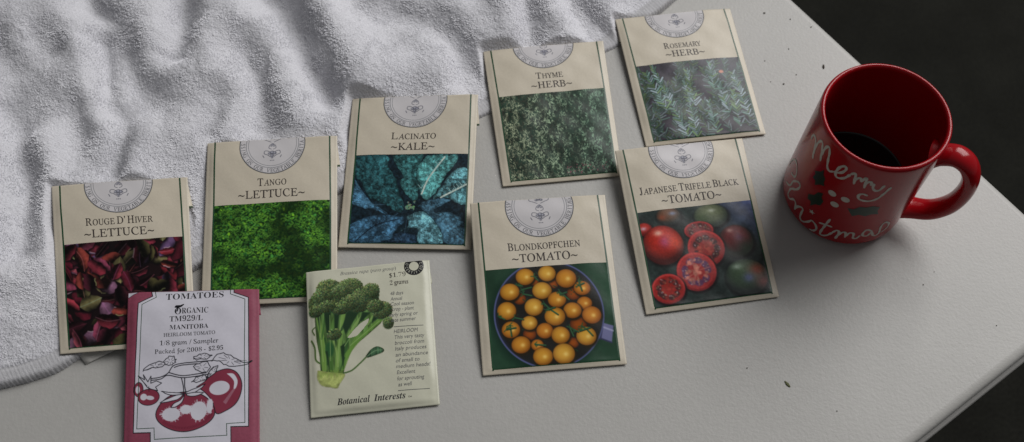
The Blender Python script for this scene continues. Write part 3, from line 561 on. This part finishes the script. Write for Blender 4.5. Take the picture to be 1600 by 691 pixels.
right=loop([(40.8,58.6),(45.2,55.8),(48.9,52.1),(54.1,49.6),(59.3,49.0),(63.9,51.6),(66.3,57.5),(65.4,64.4),(62.5,69.6),(57.3,73.2),(52.1,74.6),(49.8,67.5),(45.3,61.9)])
A.poly(right,RD); outline(right); A.ell(53.8,59.9,5.8,4.0,WH,rot=-.15); A.poly(loop([(57.9,51.7),(61.6,51.9),(63.9,55.8),(63.2,59.7),(61.8,60.6),(62.0,56.5),(60.1,53.7)]),WH)
for i in range(26): A.line([(56+i*.25,68-i*.33),(57.4+i*.22,69.2-i*.36)],.22,WH,smooth=False,op=.55)
big=[(34.7+16.6*math.cos(a)*(1+.03*math.sin(3*a)),72.6+10.9*math.sin(a)*(1-.05*math.cos(2*a))) for a in np.linspace(0,6.28,50)[:-1]]
A.poly(big,RD); outline(big,.5); hl(26.7,73.8,5.1,3.8,0,1); hl(35,71.4,3.3,2.6,0,2); hl(42.2,72.6,4.5,5.4,.2,3); hl(48.4,70.2,1.7,4.0,.1,4)
for i in range(40):
    a=.2+i*.06; A.line([(34.7+15.6*math.cos(a),72.6+10.0*math.sin(a)),(34.7+13.6*math.cos(a+.03),72.6+8.8*math.sin(a+.03))],.22,(70,18,34),smooth=False,op=.7)
A.ell(7.8,58.5,2.6,4.2,RD); A.ell(7.3,58.6,1.2,2.2,WH)
outline([(7.8+2.6*math.cos(a),58.5+4.2*math.sin(a)) for a in np.linspace(0,6.28,26)[:-1]],.35)
sml=[(13.7+6.1*math.cos(a),63.2+4.7*math.sin(a)) for a in np.linspace(0,6.28,36)[:-1]]
A.poly(sml,RD); outline(sml,.4); A.ell(10.8,62.9,1.9,1.9,WH); A.ell(14.4,63.6,2.5,1.2,WH,rot=.2)
def leaf(p,veins=True,fill=WH,jag=.5,sd=0):
    rj=random.Random(sd); q=[(x+rj.uniform(-jag,jag),y+rj.uniform(-jag,jag)) for x,y in spline(p+[p[0]],3)[:-1]]
    A.poly(q,fill); outline(q,.46)
    if veins:
        c=np.mean(np.array(q),0)
        for i in range(0,len(q),3): A.line([tuple(c*.7+np.array(q[i])*.3),tuple(c*.25+np.array(q[i])*.75)],.22,K,smooth=False)
for k,p in enumerate(([(9.8,47.7),(13.1,44.7),(17.5,43.0),(21.9,42.8),(22.7,44.6),(19.0,45.7),(13.9,46.7)],[(21.9,42.8),(24.1,40.5),(27.4,40.3),(28.6,42.3),(27.9,44.2),(26.0,45.3),(22.7,44.8)],[(38.6,41.9),(42.0,39.7),(46.5,39.5),(49.5,40.8),(46.5,42.3),(42.0,42.8)],[(49.5,43.9),(51.7,40.9),(54.7,39.5),(58.5,40.4),(63.1,43.3),(67.6,45.1),(71.6,44.8),(67.6,47.1),(62.3,47.2),(57.1,46.6),(53.3,44.2)],[(39.1,47.0),(42.0,44.8),(47.3,44.6),(48.1,48.2),(45.1,50.4),(40.6,49.0)],[(37.7,55.4),(40.7,52.9),(45.1,51.9),(46.6,54.3),(42.9,55.7)],[(46.6,53.1),(49.6,48.2),(52.6,46.8),(51.8,49.9),(48.1,53.2)])): leaf(p,sd=k)
for p in ([(14.8,52.5),(19.9,51.9),(24.3,49.8),(27.2,45.7),(32.3,44.4),(40.5,44.0),(49.5,43.6)],[(14.8,53.5),(20.3,53.0),(24.3,51.0),(32.5,52.9),(42.1,52.2),(48.1,51.3)],[(25.0,49.5),(32.5,51.7),(41.4,51.0),(46,50.6)],[(32.1,52.9),(33.3,58.3),(33.4,62.9)],[(34.0,53.0),(34.1,58.3),(35.3,63.0)],[(46.5,53.8),(48,50),(50.4,47.4)],[(28,46.6),(32,45.5),(41,45.1)]): A.line(p,.55,K)
for p in ([(20.8,60.2),(24.5,61.0),(29.0,61.4),(33.8,62.2),(29,62.9),(24.5,62.1)],[(33.6,62.2),(37.8,60.2),(42.2,58.7),(45.6,57.0),(42.5,60.2),(38,62.2)],[(33.4,62.6),(29.5,62.9),(25,64.6),(20.3,66.8),(27,66.2),(31,64.8)],[(34.0,62.8),(31.6,65.9),(28.5,67.4),(26.6,69.8),(30,69.3),(33,66.3)],[(34.9,62.5),(39.3,61.8),(44.8,62.2),(40,63.8),(36,63.6)]): leaf(p,False,jag=.12)
cal=[(12.7,57.4),(10.4,54.2),(7.4,50.6),(11.1,53.0),(10.3,50.0),(13.0,54.3),(14.7,51.0),(14.7,55.2),(17.8,54.0),(20.9,55.4),(17.5,57.6),(18.8,59.8),(14.9,58.6)]
A.poly(cal,WH); outline(cal,.46); A.line([(13.5,57),(13.8,60)],.3,K,smooth=False); A.line([(9,52.5),(12.6,56.6)],.25,K,smooth=False)
T.printed('front_print',A,.06,cut=True)
T.strip('frame_line',outer[:7],.5,.10,'inkb'); T.strip('frame_line',outer[7:],.5,.10,'inkb')
T.strip('inner_frame_line',inner,.38,.10,'green')
T.text('title_lettering',[T1('TOMATOES','bold',3.7,22.2,55.6,5.3,4.6),T1('TM929/L','bold',3.2,24.8,43.9,19.1,18.8),T1('MANITOBA','bold',2.7,24.9,47.2,24.0,23.7)],.12,'inkb')
T.text('organic_lettering',[([('O','bold',3.8)],27.6,31.4,14.6,14.6),([('RGANIC','bold',3.4)],31.7,46.9,14.3,14.1)],.12,'inkb')
A=Art(27,8.2,33.4,15,6,(0,0,0)); A.poly(loop([(27.5,10.3),(28.4,9.2),(30.6,9.2),(32.8,8.5),(31.4,10.0),(29.2,10.6)]),K); A.line([(29.0,12.6),(29.6,10.6)],.5,K)
T.printed('leaf_mark',A,.14,cut=True,gain=1)
T.text('detail_lettering',[T1('HEIRLOOM TOMATO','roman',2.1,21.5,51.2,28.2,27.7),T1('1/8 gram / Sampler','roman',2.8,19.4,53.0,33.3,33.0),T1('Packed for 2008 -','roman',2.6,16.6,45.8,38.2,37.8)],.12,'inkb')
T.text('price_lettering',[T1('$2.95','bold',2.5,47.5,55.8,37.6,37.3)],.12,'inkb')

# ------------------------------------------------------------------ folding table
EX,EY=367.07,249.44; EA=math.radians(214.532)
D1=np.array([math.cos(EA),math.sin(EA)]); D2=-np.array([-math.sin(EA),math.cos(EA)])   # D1 runs along the near edge, D2 along the far-right edge
LX,LY=1830.,760.
def table():
    ctr=np.array([EX,EY])+D1*LX/2+D2*LY/2
    root=empty('folding_table',(ctr[0],ctr[1],-740),'white plastic folding table carrying the seed packets and towel','table')
    prof=[(6.0,0.0),(3.6,-.35),(1.8,-1.3),(.6,-2.9),(.15,-5.0),(0,-8.5)]     # (inset, z)
    def ring(inset,z,r=16.):
        pts=[]; hx,hy=LX/2-inset,LY/2-inset; rr=max(.5,r-inset)
        for k,(sx,sy) in enumerate(((1,1),(-1,1),(-1,-1),(1,-1))):
            for a in np.linspace(0,90,9):
                t=math.radians(a+90*k); pts.append((sx*(hx-rr)+rr*math.cos(t),sy*(hy-rr)+rr*math.sin(t),z))
        return pts
    def loft(rs,cap_first=False,cap_last=False):
        V=[];F=[]; n=len(rs[0])
        for q in rs: V+=q
        for j in range(len(rs)-1):
            for i in range(n): F.append((j*n+i,(j+1)*n+i,(j+1)*n+(i+1)%n,j*n+(i+1)%n))
        if cap_first: F.append(tuple(range(n)))
        if cap_last: F.append(tuple((len(rs)-1)*n+i for i in range(n))[::-1])
        V=np.array(V); W=ctr[None]+V[:,:1]*D1[None]+V[:,1:2]*D2[None]; return np.concatenate([W,V[:,2:]],1),F
    for nm,pr,m,c in (('tabletop',prof,'table',True),('edge_rim',[(1.2,-8.5),(-1.6,-9.6),(-2.6,-11.5),(-2.8,-16),(-2.8,-34),(-1.4,-36.5),(1.5,-37),(4,-36.5),(5,-30),(5,-8.6)],'rim',False)):
        v,f=loft([ring(i,z) for i,z in pr],c,False); o=mesh_obj(nm,v,f,M[m],root)
        bm=bmesh.new(); bm.from_mesh(o.data); bmesh.ops.recalc_face_normals(bm,faces=bm.faces)
        if nm=='tabletop':
            if max(bm.faces,key=lambda q:q.calc_area()).normal.z<0: bmesh.ops.reverse_faces(bm,faces=bm.faces)
            for q in bm.faces: q.smooth=len(q.verts)<=4
        bm.to_mesh(o.data); bm.free()
table()
g=4000.; fo=mesh_obj('floor',[(-g,-g,-740),(g,-g,-740),(g,g,-740),(-g,g,-740)],[(0,1,2,3)],M['floor']); fo['kind']='structure'
# ------------------------------------------------------------------ towel
EDGE=[(-520,168),(-440,174),(-360.3,184),(-303.3,195.1),(-281.6,199.5),(-267.8,206.1),(-257,214.0),(-238.5,233.2),(-200.6,268.4),(-155.5,299.2),(-112.1,324.0),(-63.1,354.2),(-20.6,381.1),(32.5,414.4),(74.9,439.2),(95.6,456.6),(123.0,482.6),(160.3,525.0),(215,585)]
VAL=[(8,17,[(-305,500),(-299,480),(-279,454),(-253,405),(-243,385)]),(7,12,[(-231,508),(-229,459),(-230,428)]),(8,11,[(-285,437),(-276,409),(-265,383),(-254,365),(-256,333)]),(7,16,[(-367,450),(-339,417),(-313,375)]),(7,12,[(-337,386),(-317,350),(-305,305),(-301,278)]),(5,14,[(-331,449),(-318,429)]),(12,17,[(-190,520),(-180,493),(-156,454),(-140,423),(-123,394)]),(8,17,[(-184,432),(-170,397),(-166,371)]),(8,15,[(-78,460),(-46,439),(-31,413),(-19,387)]),(6,11,[(13,510),(14,460),(14,440)]),(9,13,[(36,500),(41,483),(53,454),(62,443),(76,430)]),(6,15,[(-117,480),(-88,445),(-69,428)]),(4,12,[(-197,387),(-198,364)]),(5,14,[(-290,378),(-277,353),(-269,331)]),(5,12,[(-20,520),(-28,480)]),(5,14,[(-420,400),(-370,350),(-350,290)])]
RID=[(6,20,[(-215,500),(-203,450),(-203,410)]),(6,24,[(-150,500),(-115,440),(-95,415)]),(5,20,[(-270,480),(-250,450)]),(6,18,[(-2,500),(-2,455)]),(5,22,[(-345,330),(-330,290),(-335,240)])]
def towel():
    root=empty('bath_towel',(-180,420,0),'rumpled white terry bath towel spread across the table under the packets','towel')
    e=np.array(spline(EDGE,12)); sg=np.concatenate([[0],np.cumsum(np.hypot(*np.diff(e,axis=0).T))])
    step=.95; ns=int(sg[-1]/step); sv=np.linspace(0,sg[-1],ns); ex=np.interp(sv,sg,e[:,0]); ey=np.interp(sv,sg,e[:,1])
    # smooth the line a little, then give the hem its small waviness
    dirx,diry=-.56,.83
    tt=np.concatenate([np.linspace(0,12,16)[:-1],np.arange(12,500,.95)]); nt_=len(tt)
    wob=1.6*(fbm(sv*.045,sv*0,3,3)-.5)+.5*np.sin(sv*2.4)*.35
    X=ex[None]+dirx*(tt[:,None]+wob[None]*2*np.exp(-tt[:,None]/30)); Y=ey[None]+diry*(tt[:,None]+wob[None]*2*np.exp(-tt[:,None]/30))
    th=tt[:,None]; SV=sv[None]+0*th
    big=fbm(X*.010,Y*.010,51,2)-.5
    z=5.2+7.5*sstep((th-8)/80)+4*big*sstep((th+5)/60)
    wx=X+6*(fbm(X*.02,Y*.02,61,2)-.5)*2; wy=Y+6*(fbm(X*.02,Y*.02,71,2)-.5)*2
    for d,w,p in VAL:
        q=segdist(wx,wy,spline([tuple(map(float,a)) for a in p],4)); z=z-d*.80*np.exp(-(q/(w*.72))**2)+d*.42*np.exp(-((q-w*1.45)/(w*.8))**2)
    for d,w,p in RID:
        q=segdist(wx,wy,spline([tuple(map(float,a)) for a in p],4)); z=z+d*np.exp(-(q/w)**2)
    z=2.2+np.logaddexp(0,(z-2.2)*.9)/.9
    # terry pile: tufts in little swirling rows
    hemm=sstep((th-11)/3)
    a1=fbm(X*.33+Y*.12,Y*.33-X*.12,81,3)-.5; sw=fbm(X*.05,Y*.05,91,2)*9; a2=np.sin((X*np.cos(sw*.5)+Y*np.sin(sw*.5))*1.7+sw)*.18; a3=np.random.RandomState(5).rand(*X.shape)-.5
    pile=(.8*a1+a2*.7+.15*a3)*hemm
    cluster=(fbm(X*.09,Y*.09,101,2)-.5)*1.0*hemm
    rib=(1-hemm)*(.28*np.sin(SV*2.6)*sstep((th-1)/3)-.9*np.exp(-((th-10.5)/1.3)**2))
    # the packets press the cloth down
    cap=np.full(X.shape,1e3)
    for P in PACKETS:
        c=P.c; o=c[0,:2]; a=(c[1,:2]-o); b=(c[2,:2]-o); det=a[0]*b[1]-a[1]*b[0]
        u=((X-o[0])*b[1]-(Y-o[1])*b[0])/det; v=(a[0]*(Y-o[1])-a[1]*(X-o[0]))/det
        uc=np.clip(u,0,1); vc=np.clip(v,0,1); zz=(c[0,2]*(1-uc)*(1-vc)+c[1,2]*uc*(1-vc)+c[2,2]*(1-uc)*vc+c[3,2]*uc*vc)
        dd=np.hypot(np.maximum(0,np.abs(u-.5)-.5)*P.W,np.maximum(0,np.abs(v-.5)-.5)*P.H)
        fl=np.where((v<.24)&(v>-.1),3.2*np.clip(v/.2,0,1),np.where(v>=.24,3.2*np.clip(1-(v-.24)/.1,0,1),0)) if P.key!='manitoba' else 2.6
        cap=np.minimum(cap,zz-.9-fl+np.where(dd>0,dd*.75+dd*dd*.12,0)-.7*(dd<=0))
    z=z+cluster+pile
    k=1.2; soft=-np.logaddexp(-z*k,-(cap)*k)/k; z=np.maximum(soft,.7+.25*hemm*a1)
    # rolled outer edge
    ed=np.clip(th/3.2,0,1); z=(z+rib)*np.sqrt(np.clip(1-(1-ed)**2,0,1))*1.0+.15
    z=np.maximum(z,.12)
    V=np.stack([X,Y,z],-1)
    cut=int(np.searchsorted(tt,10.5))
    hv=V[:cut+1].reshape(-1,3); f=grid_faces(ns,cut+1); mesh_obj('hem',hv,f[:, ::-1],M['hem'],root)
    hv=V[cut:].reshape(-1,3); f=grid_faces(ns,nt_-cut); o=mesh_obj('terry_cloth',hv,f[:, ::-1],M['terry'],root)
    # the pile: short looped yarns lying in swirls
    rs=np.random.RandomState(17); J=cut+4; nb=190000; ok=(X[J:]>-400)&(X[J:]<175)&(Y[J:]<530)&(cap[J:]>z[J:]+.5); jj,ii=np.nonzero(ok); pick=rs.randint(0,len(jj),nb); jj=jj[pick]+J; ii=ii[pick]
    bx=X[jj,ii]+rs.uniform(-.5,.5,nb); by=Y[jj,ii]+rs.uniform(-.5,.5,nb); bz=z[jj,ii]-.25
    an=fbm(bx*.045,by*.045,131,3)*12+rs.normal(0,.4,nb); L=rs.uniform(.7,1.35,nb); hx=np.cos(an); hy=np.sin(an); wd=rs.uniform(.16,.27,nb)
    P0=np.stack([bx,by,bz],-1); sd=np.stack([-hy,hx,0*hx],-1)*wd[:,None]
    P1=P0+np.stack([hx*L*.4,hy*L*.4,L*.40],-1); P2=P0+np.stack([hx*L*.95,hy*L*.95,L*.30],-1)
    VV=np.stack([P0-sd,P0+sd,P1-sd*1.25,P1+sd*1.25,P2-sd*.6,P2+sd*.6],1).reshape(-1,3); b6=np.arange(nb)[:,None]*6
    FF=np.concatenate([b6+np.array([0,1,3,2]),b6+np.array([2,3,5,4])]); po=mesh_obj('pile_loops',VV,FF,M['pile'],root); po['kind']='stuff'
    # stitched care tag
    q=[(-262.0,217.5),(-255.0,208.6),(-236.0,218.8),(-242,228)]
    n=7; VV=[];Z=[]
    for j in range(n):
        for i in range(n):
            u,v=i/(n-1),j/(n-1); p=(1-u)*(1-v)*np.array(q[0])+u*(1-v)*np.array(q[3])+(1-u)*v*np.array(q[1])+u*v*np.array(q[2]); VV.append((*p,3.4-2.6*v+.5*math.sin(u*3)))
    VV=np.array(VV); lo=VV.copy(); lo[:,2]-=.25; f=grid_faces(n,n)
    ringi=[*range(n)]+[n*(j+1)-1 for j in range(1,n)]+[n*n-1-i for i in range(1,n)]+[n*j for j in range(n-2,0,-1)]
    F=[*map(tuple,f),*[tuple(i+n*n for i in reversed(k)) for k in map(tuple,f)]]+[(ringi[a],ringi[(a+1)%len(ringi)],ringi[(a+1)%len(ringi)]+n*n,ringi[a]+n*n) for a in range(len(ringi))]
    mesh_obj('care_tag',np.concatenate([VV,lo]),F,M['tag'],root)
towel()
# ------------------------------------------------------------------ mug
MX,MY=213.187,317.829; MH=91.3
def mugR(z): return np.interp(z,[0,2,5,9,40,84,91.3],[34.2,36.4,38.0,38.3,37.9,37.15,37.0])
def lathe(pr,n=128):
    V=[];F=[]
    for r,z in pr:
        for i in range(n):
            a=2*math.pi*i/n; V.append((MX+r*math.cos(a),MY+r*math.sin(a),z))
    for j in range(len(pr)-1):
        for i in range(n): F.append((j*n+i,j*n+(i+1)%n,(j+1)*n+(i+1)%n,(j+1)*n+i))
    return V,F
def mug():
    root=empty('coffee_mug',(MX,MY,0),'glossy red ceramic mug with holly and white painted greeting, half empty','mug')
    pr=[(.01,1.2),(29,1.2),(30.5,.1),(32.5,.1)]+[(float(mugR(z)),z) for z in (1,2,3.2,5,7,9,14,22,32,44,56,68,80,86,88.6)]
    pr+=[(36.85,90.0),(36.35,90.9),(35.6,91.3),(34.8,91.1),(34.2,90.4),(33.95,89.2)]
    v,f=lathe(pr); bo=mesh_obj('body',v,f,M['red'],root)
    pr=[(33.95,89.2),(33.7,85),(33.7,60),(33.8,30),(33.5,14),(31,8),(24,6.2),(.01,6)]
    v,f=lathe(pr); mesh_obj('interior',v,f,M['redin'],root)
    v,f=lathe([(33.9,23.9),(33.3,23.2),(32.4,23.0),(.01,23.0)]); mesh_obj('coffee',v,f,M['coffee'],root)
    # handle: a swept loop, flattened oval section
    ph=math.radians(HPHI); rad=np.array([math.cos(ph),math.sin(ph),0]); up=np.array([0,0,1.]); side=np.cross(up,rad)
    path=[(33.5,73.0),(38.5,76.0),(45.5,78.8),(53.0,75.0),(58.6,65),(60.6,50.3),(58.5,34.5),(51.6,22.0),(42.0,16.2),(34.5,14.5)]
    path=np.array(spline(path,6)); n=24; V=[];F=[]; m=len(path)
    for j,(r_,z_) in enumerate(path):
        a=path[max(0,j-1)]; b=path[min(m-1,j+1)]; t=(b-a)/np.linalg.norm(b-a); T3=rad*t[0]+up*t[1]; N3=np.cross(side,T3)
        fl=1+.35*math.exp(-(j/4.)**2)+.35*math.exp(-((m-1-j)/4.)**2)
        for i in range(n):
            q=2*math.pi*i/n; w=side*math.cos(q)*7.4*fl+N3*math.sin(q)*5.0*fl
            V.append(np.array([MX,MY,0])+rad*r_+up*z_+w)
    for j in range(m-1):
        for i in range(n): F.append((j*n+i,j*n+(i+1)%n,(j+1)*n+(i+1)%n,(j+1)*n+i))
    o=mesh_obj('handle',V,F,M['red'],root)
    for o in root.children:
        bm=bmesh.new(); bm.from_mesh(o.data); bmesh.ops.remove_doubles(bm,verts=bm.verts,dist=1e-6); bmesh.ops.recalc_face_normals(bm,faces=bm.faces); bm.to_mesh(o.data); bm.free()
    # painted decoration, wrapped on the cylinder
    def wrap(s_,z,off):
        a=s_/37.8; r_=mugR(z)+off; return np.stack([MX+r_*np.cos(a),MY+r_*np.sin(a),z],-1)
    def ribbon(strokes,w,off):
        V=[];F=[]
        for st in strokes:
            p=np.array(spline([(math.radians(a)*37.8,z) for a,z in st],7)); n0=len(V)
            # even out the sampling
            L=np.concatenate([[0],np.cumsum(np.hypot(*np.diff(p,axis=0).T))]); k=max(3,int(L[-1]/.5)); s=np.linspace(0,L[-1],k); p=np.stack([np.interp(s,L,p[:,0]),np.interp(s,L,p[:,1])],1)
            for i in range(k):
                t=p[min(k-1,i+1)]-p[max(0,i-1)]; t=t/(np.linalg.norm(t)+1e-9); nn=np.array([-t[1],t[0]])
                ww=w/2*(.9+.15*math.sin(i*.5+n0))*(min(1,.45+min(i,k-1-i)*.3)); V+=[p[i]-nn*ww,p[i]+nn*ww]
            F+=[(n0+2*i,n0+2*i+1,n0+2*i+3,n0+2*i+2) for i in range(k-1)]
        V=np.array(V); return wrap(V[:,0],V[:,1],off),F
    def blob(pts,off):
        bm=bmesh.new(); vs=[bm.verts.new((x,y,0)) for x,y in pts]; bm.faces.new(vs); bmesh.ops.triangulate(bm,faces=bm.faces[:]); bmesh.ops.subdivide_edges(bm,edges=bm.edges[:],cuts=5,use_grid_fill=True)
        v=np.array([q.co[:2] for q in bm.verts]); bm.verts.index_update(); f=[tuple(q.index for q in k.verts) for k in bm.faces]; bm.free(); return wrap(v[:,0],v[:,1],off),f
    def joinp(lst):
        V=[];F=[];n=0
        for v,f in lst: V.append(v); F+=[tuple(i+n for i in q) for q in f]; n+=len(v)
        return np.concatenate(V),F
    MUGART['r']=[[(-125.3,76.9),(-122.6,79.6),(-121.0,78.2),(-118.9,70.0)],[(-119.8,73.6),(-117.8,77.2),(-115.6,77.2),(-114.4,74.4)]]
    MUGART['r2']=[[(-114.4,74.4),(-112.6,79.2),(-111.4,78.4),(-109.6,69.6)],[(-110.4,73.2),(-108.6,76.8),(-106.6,76.8),(-105.4,74.0),(-104.0,76.2)]]
    up_=['M','e','r','r2','y']; lo_=['C','h','r3','i','s','t','m','a','s2']
    v,f=ribbon(sum([MUGART[k] for k in up_],[]),1.75,.16); mesh_obj('upper_lettering',v,f,M['white_paint'],root)
    v,f=ribbon(sum([MUGART[k] for k in lo_],[]),1.6,.16)
    (a,z),=MUGART['star'][0]; sx=math.radians(a)*37.8
    star=blob([(sx+(2.3 if i%2==0 else .95)*math.sin(i*math.pi/5),z+(2.3 if i%2==0 else .95)*math.cos(i*math.pi/5)) for i in range(10)],.16)
    v,f=joinp([(v,f),star]); mesh_obj('lower_lettering',v,f,M['white_paint'],root)
    for a,z in MUGART['berry'][0]:
        sx=math.radians(a)*37.8; v,f=blob([(sx+2.6*math.cos(t),z+2.5*math.sin(t)) for t in np.linspace(0,2*math.pi,19)[:-1]],.16); mesh_obj('painted_berry',v,f,M['white_paint'],root)
    for k in ('leaf1','leaf2','leaf3'):
        v,f=blob([(math.radians(a)*37.8,z) for a,z in MUGART[k][0]],.14); mesh_obj('holly_leaf',v,f,M['holly'],root)
HPHI=-27
mug()
# ------------------------------------------------------------------ bits on the table
def bit(name,x,y,sx,sy,sz,rot,m,label,cat,group,seed):
    bm=bmesh.new(); bmesh.ops.create_icosphere(bm,subdivisions=2,radius=1); r=random.Random(seed); ph=[r.random()*6 for _ in range(3)]
    for v in bm.verts:
        k=1+.22*math.sin(v.co.x*3+ph[0])*math.cos(v.co.y*4+ph[1])+.12*math.sin(v.co.z*5+ph[2]); v.co=Vector((v.co.x*sx*k,v.co.y*sy*k,v.co.z*sz*k+sz*.8))*MM
    me=bpy.data.meshes.new(name); bm.to_mesh(me); bm.free(); me.materials.append(M[m]); me.polygons.foreach_set('use_smooth',[True]*len(me.polygons))
    o=bpy.data.objects.new(name,me); col.objects.link(o); o.location=Vector((x,y,.05))*MM; o.rotation_euler=(0,0,rot); o['label']=label; o['category']=cat
    if group: o['group']=group
GC='dark crumbs scattered on the tabletop'; LC='tiny dark crumb lying on the bare white tabletop'
for k,(x,y,s,e) in enumerate([(183.6,469.1,.8,1.4),(201.4,463.2,.6,1.2),(215.2,455.9,.6,1.2),(188.7,406.5,.75,1),(198.5,414.2,.45,1.5),(178.3,426.5,.45,1.2),(196.6,436.7,.45,2),(180.0,408.5,.4,1.2),(138.2,200.8,.5,1.2),(253.4,253.3,.5,1),(187.0,173.8,.5,1),(292.0,225.6,.45,1),(262,262,.35,1),(120,150,.35,1)]):
    s*=.72; bit('crumb',x,y,s*e,s,s*.6,k*1.3,'crumb',LC,'crumb',GC,k)
bit('seed_husk',218.5,420.7,1.9,.65,.5,1.45,'crumb','dark elongated husk on the table just beyond the rim of the mug','husk',None,50)
bit('leaf_fragment',160.6,190.5,2.1,.75,.3,-.95,'leafbit','small dry green leaf scrap on the open table below the mug','leaf scrap',None,51)
# ------------------------------------------------------------------ light: one big window up and to the right, dim room around
w=bpy.data.worlds.new('World'); scene.world=w; w.use_nodes=True; bg=w.node_tree.nodes['Background']; bg.inputs[0].default_value=(.95,.97,1.0,1); bg.inputs[1].default_value=AMB
def area(name,loc,target,sx,sy,power,color):
    l=bpy.data.lights.new(name,'AREA'); l.shape='RECTANGLE'; l.size=sx; l.size_y=sy; l.energy=power; l.color=color
    o=bpy.data.objects.new(name,l); col.objects.link(o); o.location=loc; o.rotation_euler=(Vector(target)-Vector(loc)).to_track_quat('-Z','Y').to_euler(); return o
area('window_light',WLOC,(0,.3,0),WSX,WSY,WPOW,(1.0,.99,.985))
# ------------------------------------------------------------------ camera
t=math.radians(27.837); roll=math.radians(-.80)
F=Vector((0,math.sin(t),-math.cos(t))); R0=Vector((1,0,0)); U0=R0.cross(F)
R=R0*math.cos(roll)+U0*math.sin(roll); U=-R0*math.sin(roll)+U0*math.cos(roll)
cd=bpy.data.cameras.new('camera'); co=bpy.data.objects.new('camera',cd); col.objects.link(co)
co.matrix_world=Matrix(((R.x,U.x,-F.x,0),(R.y,U.y,-F.y,0),(R.z,U.z,-F.z,.5582),(0,0,0,1)))
cd.sensor_width=36; cd.lens=1548.5/1600*36; cd.shift_y=(361.4-345.5)/1600; cd.clip_start=.01; cd.clip_end=50
cd.dof.use_dof=True; cd.dof.focus_distance=.602; cd.dof.aperture_fstop=8
scene.camera=co
vs=scene.view_settings; vs.view_transform='Standard'; vs.look='None'; vs.exposure=0; vs.gamma=1
scene.cycles.max_bounces=8
